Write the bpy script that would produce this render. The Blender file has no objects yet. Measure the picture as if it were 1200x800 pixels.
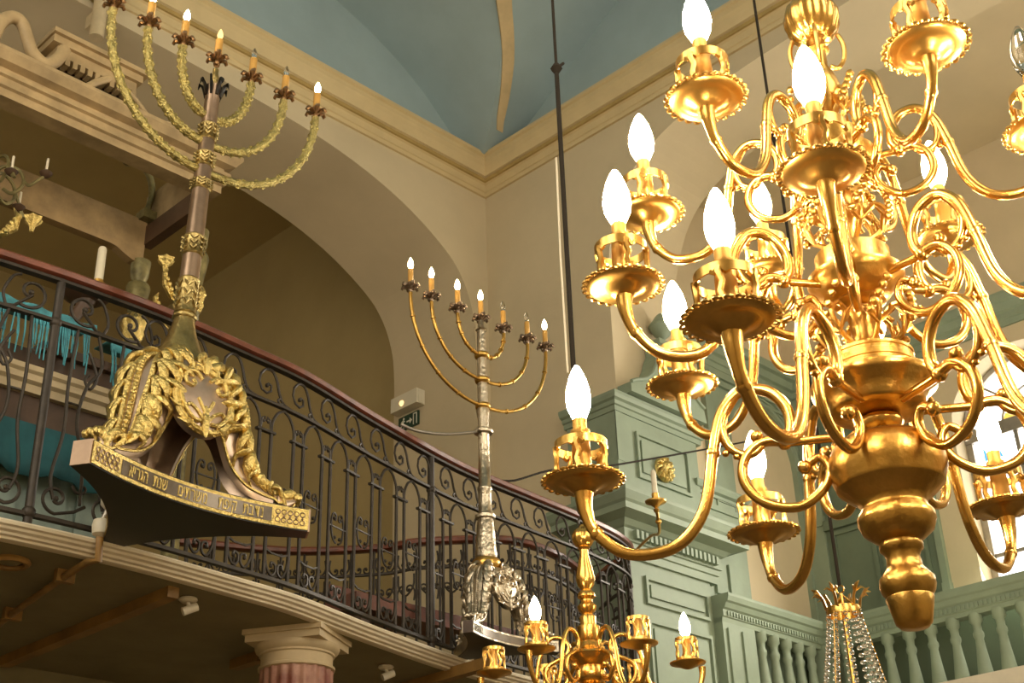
import bpy, bmesh, math, random
from math import sin, cos, pi, radians, sqrt, atan2
from mathutils import Vector, Matrix
random.seed(7)
SC = bpy.context.scene
COL = SC.collection

# ------------------------------------------------------------------ materials
def mat(name, col, rough=.6, metal=0., var=.12, scale=6., bump=0., bscale=40., col2=None, spec=.5):
    m = bpy.data.materials.new(name); m.use_nodes = True
    nt = m.node_tree; N = nt.nodes; L = nt.links
    b = N['Principled BSDF']
    b.inputs['Roughness'].default_value = rough; b.inputs['Metallic'].default_value = metal
    b.inputs['Specular IOR Level'].default_value = spec
    tc = N.new('ShaderNodeTexCoord')
    no = N.new('ShaderNodeTexNoise'); no.inputs['Scale'].default_value = scale
    no.inputs['Detail'].default_value = 6.; no.inputs['Roughness'].default_value = .6
    L.new(tc.outputs['Object'], no.inputs['Vector'])
    rp = N.new('ShaderNodeValToRGB')
    a = [max(0, c*(1-var)) for c in col]; c2 = col2 if col2 else [min(1, c*(1+var)) for c in col]
    rp.color_ramp.elements[0].position = .32; rp.color_ramp.elements[1].position = .68
    rp.color_ramp.elements[0].color = (*a, 1); rp.color_ramp.elements[1].color = (*c2, 1)
    L.new(no.outputs['Fac'], rp.inputs['Fac']); L.new(rp.outputs['Color'], b.inputs['Base Color'])
    if bump:
        n2 = N.new('ShaderNodeTexNoise'); n2.inputs['Scale'].default_value = bscale; n2.inputs['Detail'].default_value = 4.
        L.new(tc.outputs['Object'], n2.inputs['Vector'])
        bp = N.new('ShaderNodeBump'); bp.inputs['Strength'].default_value = bump; bp.inputs['Distance'].default_value = .02
        L.new(n2.outputs['Fac'], bp.inputs['Height']); L.new(bp.outputs['Normal'], b.inputs['Normal'])
    return m
def emit(name, col, s):
    m = bpy.data.materials.new(name); m.use_nodes = True
    nt = m.node_tree; nt.nodes.remove(nt.nodes['Principled BSDF'])
    e = nt.nodes.new('ShaderNodeEmission'); e.inputs['Color'].default_value = (*col, 1); e.inputs['Strength'].default_value = s
    nt.links.new(e.outputs[0], nt.nodes['Material Output'].inputs['Surface'])
    return m
def glass(name, col=(1, 1, 1), rough=.02):
    m = bpy.data.materials.new(name); m.use_nodes = True
    b = m.node_tree.nodes['Principled BSDF']
    b.inputs['Base Color'].default_value = (*col, 1); b.inputs['Transmission Weight'].default_value = 1.
    b.inputs['Roughness'].default_value = rough; b.inputs['IOR'].default_value = 1.45
    return m
M = dict(
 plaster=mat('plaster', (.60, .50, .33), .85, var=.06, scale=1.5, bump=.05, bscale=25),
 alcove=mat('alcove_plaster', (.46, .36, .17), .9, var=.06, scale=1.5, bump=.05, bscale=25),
 cornice=mat('cornice_plaster', (.62, .49, .27), .75, var=.05),
 ochre=mat('ochre_line', (.42, .29, .10), .8),
 vault=mat('blue_vault', (.33, .43, .46), .9, var=.10, scale=1.2, bump=.04, bscale=12),
 rib=mat('beige_rib', (.62, .48, .27), .85),
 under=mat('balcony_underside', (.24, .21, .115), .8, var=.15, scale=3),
 floor=mat('floor_tiles', (.16, .11, .065), .5),
 cream=mat('cream_moulding', (.76, .68, .52), .6, var=.08),
 brass=mat('polished_brass', (.78, .47, .125), .26, 1., var=.10, scale=9, bump=.06, bscale=30),
 brassold=mat('aged_brass', (.66, .40, .105), .30, 1., var=.25, scale=14, bump=.12, bscale=40),
 brassrim=mat('worn_brass', (.76, .47, .13), .29, 1., var=.2, scale=20),
 sleeve=mat('candle_sleeve', (.72, .40, .10), .4, .55, var=.1),
 gilt=mat('gilt_relief', (.72, .55, .20), .3, 1., var=.25, scale=40, bump=.5, bscale=90),
 giltdark=mat('gilt_bronze', (.42, .32, .13), .36, 1., var=.4, scale=12, bump=.25, bscale=60),
 cup=mat('red_bronze', (.34, .19, .085), .35, .85, var=.25, scale=30),
 branchgilt=mat('olive_gilt', (.55, .45, .17), .33, 1., var=.3, scale=40, bump=.6, bscale=110),
 bronze=mat('brown_bronze', (.31, .22, .155), .35, .85, var=.25, scale=8),
 rosebronze=mat('rose_bronze', (.56, .43, .34), .34, .8, var=.2, scale=8),
 panelsilver=mat('dark_silver_panel', (.15, .125, .10), .3, .9, var=.2, scale=20),
 rodiron=mat('dark_rod_iron', (.03, .024, .018), .85, 0., spec=.15),
 black=mat('black_metal', (.012, .010, .008), .35, .2),
 silver=mat('tarnished_silver', (.58, .50, .38), .3, 1., var=.3, scale=15, bump=.3, bscale=50),
 waxy=mat('ochre_candle', (.62, .34, .08), .45, var=.12, scale=20),
 wax=mat('white_wax', (.80, .72, .55), .5, var=.05),
 valancewood=mat('brown_valance_wood', (.30, .20, .09), .55, var=.3, scale=8),
 iron=mat('wrought_iron', (.042, .033, .025), .5, .35, var=.3, scale=20),
 rail=mat('red_brown_wood', (.165, .045, .022), .34, var=.35, scale=12),
 wood=mat('canopy_wood', (.40, .29, .15), .55, var=.25, scale=8),
 darkwood=mat('dark_wood', (.075, .04, .022), .45, var=.3, scale=8),
 beamwood=mat('beam_wood', (.27, .15, .04), .5, var=.3, scale=7),
 green=mat('green_paint', (.235, .29, .21), .6, var=.10, scale=3, bump=.04, bscale=30),
 greendk=mat('dark_green_paint', (.13, .17, .115), .65, var=.12, scale=3),
 red=mat('red_marble', (.33, .10, .075), .5, var=.35, scale=10, col2=(.52, .30, .22)),
 stone=mat('pale_stone', (.56, .45, .28), .65, var=.12, scale=9),
 blue=mat('blue_cloth', (.06, .27, .33), .75, var=.5, scale=14),
 teal=mat('teal_cloth', (.012, .085, .10), .8, var=.3),
 curtain=mat('pale_blue_paint', (.27, .34, .30), .7, var=.25, scale=5),
 white=mat('white_plastic', (.72, .66, .52), .45, var=.03),
 pictogram=mat('white_print', (.75, .72, .6), .6, var=.02),
 signgreen=mat('dark_green_sign', (.012, .045, .028), .4, var=.1),
 verd=mat('green_gold_paint', (.20, .17, .07), .45, .4, var=.5, scale=14),
 steel=mat('dull_steel', (.33, .30, .26), .4, .8, var=.2),
 crystal=glass('crystal', (1, 1, 1), .0),
 bulbglass=glass('clear_bulb', (1, .97, .9), .02),
 bulb=emit('lit_bulb', (1, .76, .44), 200.),
 bulbsmall=emit('lit_flame_bulb', (1, .72, .38), 60.),
 bulbdim=emit('dim_flame_bulb', (1, .62, .25), 2.2),
 pane=emit('daylit_pane', (1, .97, .90), 6.),
 paneyellow=emit('yellow_pane', (1, .62, .10), 1.6),
 paneblue=emit('blue_pane', (.15, .55, 1), 1.4),
 day=emit('daylight_glass', (1, .90, .72), 7.5),  # glow of the unseen windows added as light sources
 dayc=emit('cool_daylight_glass', (1, .90, .68), 3.2),  # dimmer glow for the window added in the alcove
)

# ------------------------------------------------------------------ mesh builder
class MB:
    def __init__(s): s.v = []; s.f = []; s.sm = []
    def add(s, vs, fs, smooth=True):
        o = len(s.v); s.v += [tuple(p) for p in vs]
        for f in fs: s.f.append(tuple(i+o for i in f)); s.sm.append(smooth)
        return s
    def box(s, a, b):
        (x0, y0, z0), (x1, y1, z1) = a, b
        vs = [(x0,y0,z0),(x1,y0,z0),(x1,y1,z0),(x0,y1,z0),(x0,y0,z1),(x1,y0,z1),(x1,y1,z1),(x0,y1,z1)]
        return s.add(vs, [(0,3,2,1),(4,5,6,7),(0,1,5,4),(1,2,6,5),(2,3,7,6),(3,0,4,7)], False)
    def obox(s, c, ax, ay, az):            # oriented box: centre and three half vectors
        c = Vector(c); ax, ay, az = Vector(ax), Vector(ay), Vector(az)
        vs = [c+sx*ax+sy*ay+sz*az for sz in (-1,1) for sx, sy in ((-1,-1),(1,-1),(1,1),(-1,1))]
        return s.add(vs, [(0,3,2,1),(4,5,6,7),(0,1,5,4),(1,2,6,5),(2,3,7,6),(3,0,4,7)], False)
    def tube(s, pts, r, n=8, closed=False, flat=1., cap=True):
        pts = [Vector(p) for p in pts]; k = len(pts)
        rr = r if isinstance(r, (list, tuple)) else [r]*k
        T = []
        for i in range(k):
            a = pts[(i-1) % k] if (closed or i) else pts[0]
            b = pts[(i+1) % k] if (closed or i < k-1) else pts[-1]
            t = b-a; T.append(t.normalized() if t.length > 1e-9 else Vector((0,0,1)))
        u = T[0].orthogonal().normalized(); vs = []
        for i in range(k):
            u = u-T[i]*u.dot(T[i])
            u = u.normalized() if u.length > 1e-6 else T[i].orthogonal().normalized()
            w = T[i].cross(u)
            for j in range(n):
                a = 2*pi*j/n; vs.append(pts[i]+u*(rr[i]*cos(a))+w*(rr[i]*sin(a)*flat))
        fs = []
        for i in range(k if closed else k-1):
            i2 = (i+1) % k
            for j in range(n): fs.append((i*n+j, i*n+(j+1) % n, i2*n+(j+1) % n, i2*n+j))
        if cap and not closed: fs += [tuple(range(n-1,-1,-1)), tuple(range((k-1)*n, k*n))]
        return s.add(vs, fs)
    def lathe(s, prof, c=(0,0,0), n=24, axis=None, lobes=0, amp=0.):
        c = Vector(c)
        if axis is None: X, Y, Z = Vector((1,0,0)), Vector((0,1,0)), Vector((0,0,1))
        else:
            Z = Vector(axis).normalized(); X = Z.orthogonal().normalized(); Y = Z.cross(X)
        vs = []; k = len(prof)
        for r, z in prof:
            for j in range(n):
                a = 2*pi*j/n; q = r*(1+amp*cos(lobes*a)) if lobes else r
                vs.append(c+X*(q*cos(a))+Y*(q*sin(a))+Z*z)
        fs = [(i*n+j, i*n+(j+1) % n, (i+1)*n+(j+1) % n, (i+1)*n+j) for i in range(k-1) for j in range(n)]
        loop = prof[0] == prof[-1]
        if prof[0][0] > 1e-5 and not loop: fs.append(tuple(range(n-1,-1,-1)))
        if prof[-1][0] > 1e-5 and not loop: fs.append(tuple(range((k-1)*n, k*n)))
        return s.add(vs, fs)
    def ball(s, c, r, n=8, sq=(1,1,1)):
        vs = []; c = Vector(c); m = max(4, n//2+1)
        for i in range(m+1):
            t = pi*i/m
            for j in range(n):
                a = 2*pi*j/n; vs.append(c+Vector((r*sq[0]*sin(t)*cos(a), r*sq[1]*sin(t)*sin(a), -r*sq[2]*cos(t))))
        return s.add(vs, [(i*n+j, i*n+(j+1) % n, (i+1)*n+(j+1) % n, (i+1)*n+j) for i in range(m) for j in range(n)])
    def torus(s, c, R, r, n=16, m=6, axis=(0,0,1)):
        Z = Vector(axis).normalized(); X = Z.orthogonal().normalized(); Y = Z.cross(X); c = Vector(c)
        return s.tube([c+X*(R*cos(2*pi*i/n))+Y*(R*sin(2*pi*i/n)) for i in range(n)], r, m, closed=True)
    def prism(s, poly, depth, fn):          # poly (u,v); fn(u,v,w) -> point; w in 0..depth
        k = len(poly)
        vs = [fn(u, v, 0) for u, v in poly]+[fn(u, v, depth) for u, v in poly]
        fs = [tuple(range(k-1,-1,-1)), tuple(range(k, 2*k))]+[(i, (i+1) % k, k+(i+1) % k, k+i) for i in range(k)]
        return s.add(vs, fs, False)
    def sweep(s, prof, path, closed_prof=True, smooth=False):   # prof [(out,z)], path [(pos, outdir)]
        k = len(prof); vs = []
        for p, o in path:
            for a, z in prof: vs.append(Vector(p)+Vector(o)*a+Vector((0,0,z)))
        fs = []
        for i in range(len(path)-1):
            for j in range(k if closed_prof else k-1):
                fs.append((i*k+j, i*k+(j+1) % k, (i+1)*k+(j+1) % k, (i+1)*k+j))
        if closed_prof: fs += [tuple(range(k-1,-1,-1)), tuple(range((len(path)-1)*k, len(path)*k))]
        return s.add(vs, fs, smooth)
    def shift(s, d):
        d = Vector(d); s.v = [tuple(Vector(p)+d) for p in s.v]; return s
    def build(s, name, m, parent=None, off=None, kind=None, label=None, mats=None):
        me = bpy.data.meshes.new(name)
        vs = s.v
        if off is not None: vs = [(p[0]-off[0], p[1]-off[1], p[2]-off[2]) for p in vs]
        me.from_pydata([tuple(p) for p in vs], [], s.f); me.update()
        me.polygons.foreach_set('use_smooth', s.sm)
        me.materials.append(M[m])
        bm = bmesh.new(); bm.from_mesh(me); bmesh.ops.recalc_face_normals(bm, faces=bm.faces[:]); bm.to_mesh(me); bm.free()
        if any(s.sm) and hasattr(me, 'set_sharp_from_angle'): me.set_sharp_from_angle(angle=radians(50))
        o = bpy.data.objects.new(name, me); COL.objects.link(o)
        if parent: o.parent = parent
        if kind: o['kind'] = kind
        if label: o['label'] = label
        return o
def thing(name, loc, label, cat, group=None):
    o = bpy.data.objects.new(name, None); COL.objects.link(o); o.location = loc; o.empty_display_size = .1
    o['label'] = label; o['category'] = cat
    if group: o['group'] = group
    return o
def tag(o, label, cat, group=None):
    o['label'] = label; o['category'] = cat
    if group: o['group'] = group
    return o
def copytree(o, parent=None):
    c = o.copy(); COL.objects.link(c)
    if parent: c.parent = parent
    for ch in list(o.children): copytree(ch, c)
    return c
def spline(pts, n=8, closed=False):
    P = [Vector(p) for p in pts]; k = len(P); out = []
    for i in range(k if closed else k-1):
        if closed: a, b, c, d = P[(i-1) % k], P[i], P[(i+1) % k], P[(i+2) % k]
        else: a, b, c, d = P[max(i-1,0)], P[i], P[i+1], P[min(i+2,k-1)]
        for j in range(n):
            t = j/n
            out.append(.5*((2*b)+(c-a)*t+(2*a-5*b+4*c-d)*t*t+(3*b-a-3*c+d)*t**3))
    if not closed: out.append(P[-1])
    return out
def spiral(cx, cy, r0, r1, a0, a1, n=20):   # points in (u,v)
    return [(cx+(r0+(r1-r0)*i/n)*cos(a0+(a1-a0)*i/n), cy+(r0+(r1-r0)*i/n)*sin(a0+(a1-a0)*i/n)) for i in range(n+1)]
def interp(pts, x):
    if x <= pts[0][0]: return pts[0][1]
    for (a, b), (c, d) in zip(pts, pts[1:]):
        if x <= c: return b+(d-b)*(x-a)/(c-a)
    return pts[-1][1]
def smoothpts(pts, n=6): return [(p.x, p.y) for p in spline([(a, b, 0) for a, b in pts], n)]

# ------------------------------------------------------------------ camera
F, YAW, PIT, ROL = 1580.46, radians(46.0977), radians(27.4867), radians(-1.9415)
fw = Vector((sin(YAW)*cos(PIT), cos(YAW)*cos(PIT), sin(PIT)))
rt = Vector((cos(YAW), -sin(YAW), 0)); up = rt.cross(fw)
rt, up = rt*cos(ROL)+up*sin(ROL), up*cos(ROL)-rt*sin(ROL)
cam = bpy.data.objects.new('camera', bpy.data.cameras.new('camera')); COL.objects.link(cam)
cam.matrix_world = Matrix(((rt.x, up.x, -fw.x, 0), (rt.y, up.y, -fw.y, 0), (rt.z, up.z, -fw.z, 1.6), (0, 0, 0, 1)))
cam.data.sensor_width = 36; cam.data.lens = F/1200*36; cam.data.clip_start = .05
SC.camera = cam
SC.view_settings.view_transform = 'Standard'; SC.view_settings.look = 'None'
SC.view_settings.exposure = -.14; SC.view_settings.gamma = 1.; SC.view_settings.use_curve_mapping = False
SC.cycles.sample_clamp_indirect = 3.; SC.cycles.max_bounces = 8; SC.cycles.caustics_reflective = False
SC.cycles.caustics_refractive = False
w = bpy.data.worlds.new('world'); SC.world = w; w.use_nodes = True
w.node_tree.nodes['Background'].inputs['Color'].default_value = (1, .85, .6, 1)
w.node_tree.nodes['Background'].inputs['Strength'].default_value = .05

# ------------------------------------------------------------------ the shell
X0, Y0, XR, YL = -1.6, -1.6, 6.4, 6.4
def wall_with_arch(name, prof, lo, hi, zlo, zhi, fn, depth, m):
    # prof: half arch [(u,z)] from the jamb up to the crown, mirrored about uc
    poly = [(hi, zlo), (hi, zhi), (lo, zhi), (lo, zlo)]
    return MB().prism(poly+prof, depth, fn).build(name, m, kind='structure')
def arch_outline(pts, uc, zlo):
    half = [(pts[0][0], zlo)]+smoothpts(pts, 5)
    left = [(2*uc-u, z) for u, z in half]
    return left+half[::-1][1:]
Lp = [(6.26, 6.2), (6.235, 6.5), (6.13, 6.76), (5.94, 6.956), (5.511, 7.187), (4.939, 7.35), (4.187, 7.43), (2.6, 7.485)]
Rp = [(5.2, 6.2), (5.19, 6.45), (5.13, 6.72), (5.0, 7.0), (4.79, 7.20), (4.42, 7.35), (3.8, 7.45), (2.6, 7.5)]
wall_with_arch('wall_left', arch_outline(Lp, 2.6, 3.0), X0, 7.15, 3.0, 7.7, lambda u, v, w_: (u, 6.4+w_, v), .93, 'plaster')
wall_with_arch('wall_right', arch_outline(Rp, 2.6, 3.0), Y0, 6.4, 3.0, 7.7, lambda u, v, w_: (6.4+w_, u, v), .75, 'plaster')
MB().box((X0, 6.4, 7.7), (7.15, 7.33, 9.4)).build('wall_upper_left', 'vault', kind='structure')
MB().box((6.4, Y0, 7.7), (7.15, 6.4, 9.4)).build('wall_upper_right', 'vault', kind='structure')
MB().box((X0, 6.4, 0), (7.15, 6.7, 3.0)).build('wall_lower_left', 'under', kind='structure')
MB().box((6.4, Y0, 0), (6.7, 6.4, 3.0)).build('wall_lower_right', 'plaster', kind='structure')
MB().box((X0-.3, Y0-.3, 0), (X0, 12.3, 9.4)).build('wall_west', 'plaster', kind='structure')
MB().box((X0, Y0-.3, 0), (9.0, Y0, 9.4)).build('wall_south', 'plaster', kind='structure')
MB().box((X0, Y0, -.1), (9., 12, 0)).build('floor', 'floor', kind='structure')
# the room behind the left arch
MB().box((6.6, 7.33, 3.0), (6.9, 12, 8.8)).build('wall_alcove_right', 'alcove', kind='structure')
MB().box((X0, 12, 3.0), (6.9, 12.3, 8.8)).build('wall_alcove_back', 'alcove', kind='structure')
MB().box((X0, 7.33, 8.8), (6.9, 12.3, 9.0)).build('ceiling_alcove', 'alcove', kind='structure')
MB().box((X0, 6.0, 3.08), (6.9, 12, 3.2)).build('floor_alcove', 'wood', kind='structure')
# the bay behind the right arch
MB().box((7.15, 5.3, 3.0), (9.0, 5.6, 7.7)).build('wall_bay_left', 'plaster', kind='structure')
MB().box((7.15, Y0, 7.6), (9.0, 5.6, 7.8)).build('ceiling_bay', 'plaster', kind='structure')
MB().box((6.4, Y0, 3.0), (9.0, 5.3, 3.15)).build('floor_bay', 'cream', kind='structure')  # unseen floor made pale to bounce light up to the bay ceiling

# vault: two crossing barrels, springing from the cornice
hL = smoothpts([(0, 7.83), (.2, 7.90), (.45, 8.131), (.722, 8.35), (1.08, 8.55), (1.51, 8.70), (2.4, 8.95), (3.8, 9.1)], 6)
hR = smoothpts([(0, 7.83), (.314, 7.95), (.442, 8.034), (.704, 8.19), (1.5, 8.694), (2.4, 8.97), (3.8, 9.1)], 6)
inv = lambda pts, z: interp([(b, a) for a, b in pts], z)
ZS = [7.83+1.27*(1-(1-i/40)**1.6) for i in range(41)]
G = [(inv(hL, z), inv(hR, z), z) for z in ZS]
G[-1] = (3.8+X0*0, 3.8, 9.1)
vb = MB()
sx = sy = 1
for a in (1, -1):
    for b in (1, -1):
        cx, cy = 2.6, 2.6
        xs = lambda d: cx+a*(3.8-d); ys = lambda d: cy+b*(3.8-d)
        p1 = []; p2 = []
        for dx, dy, z in G:
            p1 += [(xs(dx), ys(-.3), z), (xs(dx), ys(dy), z)]
            p2 += [(xs(-.3), ys(dy), z), (xs(dx), ys(dy), z)]
        q = [(2*i, 2*i+1, 2*i+3, 2*i+2) for i in range(len(G)-1)]
        vb.add(p1, q); vb.add(p2, q)
vb.build('ceiling', 'vault', kind='structure')
MB().box((X0-.3, Y0-.3, 9.3), (9.0, 7.4, 9.5)).build('ceiling_upper', 'vault', kind='structure')
# painted rib climbing the groin, on the right-hand barrel
rb = MB(); vs = []
for i, (dx, dy, z) in enumerate(G):
    if z < 7.97 or z > 8.95: continue
    wd = .05+.19*(z-7.97)
    y0, x0 = 6.4-dy, 6.4-dx+interp([(7.97, .07), (8.25, .01), (8.45, -.05), (8.8, .02)], z)
    vs += [(x0+.0, y0-.006, z-.012), (x0+wd*1.2, y0-.006, z-.012), (x0+wd*1.2, y0+.006, z+.01), (x0, y0+.006, z+.01)]
k = len(vs)//4
rb.add(vs, [(4*i+j, 4*i+(j+1) % 4, 4*i+4+(j+1) % 4, 4*i+4+j) for i in range(k-1) for j in range(4)]+[(0, 1, 2, 3), (4*k-4, 4*k-3, 4*k-2, 4*k-1)], False)
rb.build('trim_1', 'rib', kind='structure')
# cornices of the two walls
cprof = [(0, 7.60), (.02, 7.60), (.025, 7.63), (.035, 7.635), (.04, 7.69), (.06, 7.70), (.065, 7.735), (.085, 7.74), (.11, 7.80), (.13, 7.83), (.13, 7.87), (.15, 7.88), (.15, 7.905), (0, 7.905)]
MB().sweep(cprof, [((X0, 6.4, 0), (0, -1, 0)), ((6.4, 6.4, 0), (-1, -1, 0)), ((6.4, Y0, 0), (-1, 0, 0))]).build('trim_2', 'cornice', kind='structure')
MB().sweep([(.05, 7.698), (.072, 7.698), (.072, 7.728), (.05, 7.728)], [((X0, 6.4, 0), (0, -1, 0)), ((6.4, 6.4, 0), (-1, -1, 0)), ((6.4, Y0, 0), (-1, 0, 0))]).build('trim_3', 'ochre', kind='structure')

# glowing windows added out of view to light the room, alcove and bay
def day_window(n, c, half, axis, m):
    x, y, z = c; hw, hh = half; fr = MB(); pn = MB()
    def P(u, v, w_): return (x+u, y+w_, z+v) if axis == 'y' else (x+w_, y+u, z+v)
    def bx(mb, u0, u1, v0, v1, w0, w1):
        a, b = P(u0, v0, w0), P(u1, v1, w1); mb.box(tuple(map(min, a, b)), tuple(map(max, a, b)))
    for u in (-hw, -hw/3, hw/3, hw): bx(fr, u-.03, u+.03, -hh, hh, 0, .06)
    for i in range(7): v = -hh+2*hh*i/6; bx(fr, -hw, hw, v-.025, v+.025, 0, .05)
    bx(pn, -hw, hw, -hh, hh, .005, .02)
    f = fr.build('window_%d' % n, 'white', kind='structure'); pn.build('glass', m, f)
day_window(2, (1.2, Y0, 5.0), (.8, 1.7), 'y', 'day')  # this and the next three: added for room light and brass reflections
day_window(3, (4.6, Y0, 5.0), (.8, 1.7), 'y', 'day')
day_window(4, (X0, .9, 5.0), (.8, 1.7), 'x', 'day')
day_window(5, (X0, 3.0, 5.6), (.8, 1.5), 'x', 'day')
day_window(6, (X0, 9.8, 6.2), (1.0, 1.5), 'x', 'dayc')  # added to brighten the alcove, out of view
day_window(7, (8.64, .8, 5.4), (.6, 1.0), 'x', 'day')  # added beyond the view to brighten the bay
day_window(8, (7.92, Y0, 5.5), (.6, 1.4), 'y', 'day')  # unseen, added to throw light along the bay ceiling and wall
# ------------------------------------------------------------------ balcony
class Curve:
    def __init__(s, pts, n=12):
        s.p = spline([(x, y, 0) for x, y in pts], n); s.L = [0.]
        for a, b in zip(s.p, s.p[1:]): s.L.append(s.L[-1]+(b-a).length)
    def at(s, t):
        t = max(0, min(s.L[-1], t))
        lo, hi = 0, len(s.L)-1
        while hi-lo > 1:
            m = (lo+hi)//2
            if s.L[m] <= t: lo = m
            else: hi = m
        f = (t-s.L[lo])/max(1e-9, s.L[hi]-s.L[lo]); return s.p[lo].lerp(s.p[hi], f)
    def nrm(s, t):
        d = (s.at(t+.02)-s.at(t-.02)).normalized(); return Vector((d.y, -d.x, 0))   # to the right of travel (outwards)
    def near(s, x):
        return min(range(len(s.p)), key=lambda i: abs(s.p[i].x-x))
EDGE = [(-1.6, 4.5), (-.5, 4.42), (.5, 4.34), (1.3, 4.262), (1.73, 4.222), (2.04, 4.202), (2.41, 4.205), (2.84, 4.248), (3.16, 4.292), (3.69, 4.44), (4.34, 4.592), (4.92, 4.655), (5.3, 4.69), (5.7, 4.75), (5.95, 4.84), (6.1, 4.98), (6.2, 5.2), (6.32, 5.4)]
C = Curve(EDGE)
path = []
for i in range(121):
    t = C.L[-1]*i/120; path.append((C.at(t), C.nrm(t)))
mould = [(-.04, 3.151), (-.015, 3.151), (-.005, 3.153), (-.005, 3.161), (.012, 3.163), (.016, 3.171), (.03, 3.176), (.034, 3.184), (.045, 3.188), (.048, 3.198), (.042, 3.205), (-.04, 3.205)]
MB().sweep(mould, path, smooth=False).build('trim_4', 'cream', kind='structure')
sl = MB(); pts = [p-n*.03 for p, n in path]
poly = [(p.x, p.y) for p in pts]+[(6.4, 6.4), (X0, 6.4)]
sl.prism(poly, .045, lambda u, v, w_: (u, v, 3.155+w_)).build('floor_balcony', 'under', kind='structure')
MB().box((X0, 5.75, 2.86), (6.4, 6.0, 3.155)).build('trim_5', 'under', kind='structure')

SR0 = C.L[C.near(.9)]
def rail_pt(s, z, out=0.):
    z = 3.205+(z-3.205)*.955; p = C.at(s); n = C.nrm(s); return Vector((p.x+n.x*out, p.y+n.y*out, z))
def on(pts, out=0.): return [rail_pt(s, z, out) for s, z in pts]
rbase = (2.0, 4.2, 3.205)
rail = thing('iron_railing', rbase, 'black wrought iron balcony railing with red-brown handrail, sweeping in a curve above the cream cornice', 'railing')
def rp(mb, name, m, parent=rail, **k): return mb.build(name, m, parent, off=rbase, **k)
send = C.L[-1]-.02
N = 160
hp = [(-.032, -.006), (-.035, .012), (-.026, .022), (-.012, .03), (.012, .03), (.026, .022), (.035, .012), (.032, -.006), (.02, -.012), (-.02, -.012)]
ps = [(rail_pt(SR0+(send-SR0)*i/N, 4.232), C.nrm(SR0+(send-SR0)*i/N)) for i in range(N+1)]
rp(MB().sweep(hp, ps, smooth=True), 'handrail', 'rail', label='red-brown wooden handrail')
def strip(z, h, wd): return MB().sweep([(-wd, 0), (-wd, h), (wd, h), (wd, 0)], [(rail_pt(SR0+(send-SR0)*i/N, z), C.nrm(SR0+(send-SR0)*i/N)) for i in range(N+1)])
rp(strip(4.205, .012, .016), 'top_bar', 'iron'); rp(strip(4.03, .012, .011), 'frieze_bar', 'iron'); rp(strip(3.245, .014, .012), 'bottom_bar', 'iron')
def scroll_s(s0, z0, sc=1., r=.0055):       # S scroll of the frieze between the bars
    a = spiral(s0+.045*sc, z0+.052*sc, .012*sc, .048*sc, radians(500), radians(180+0), 22)
    pts = a+[(s0+.012*sc, z0+.02*sc)]
    top = spiral(s0+.05, z0+.115, .014, .045, 0, 0, 1)
    return pts
PER = .192
splitx = C.L[C.near(2.32)]          # left of this the railing carries larger scrolls
s = splitx; k = 0
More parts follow.
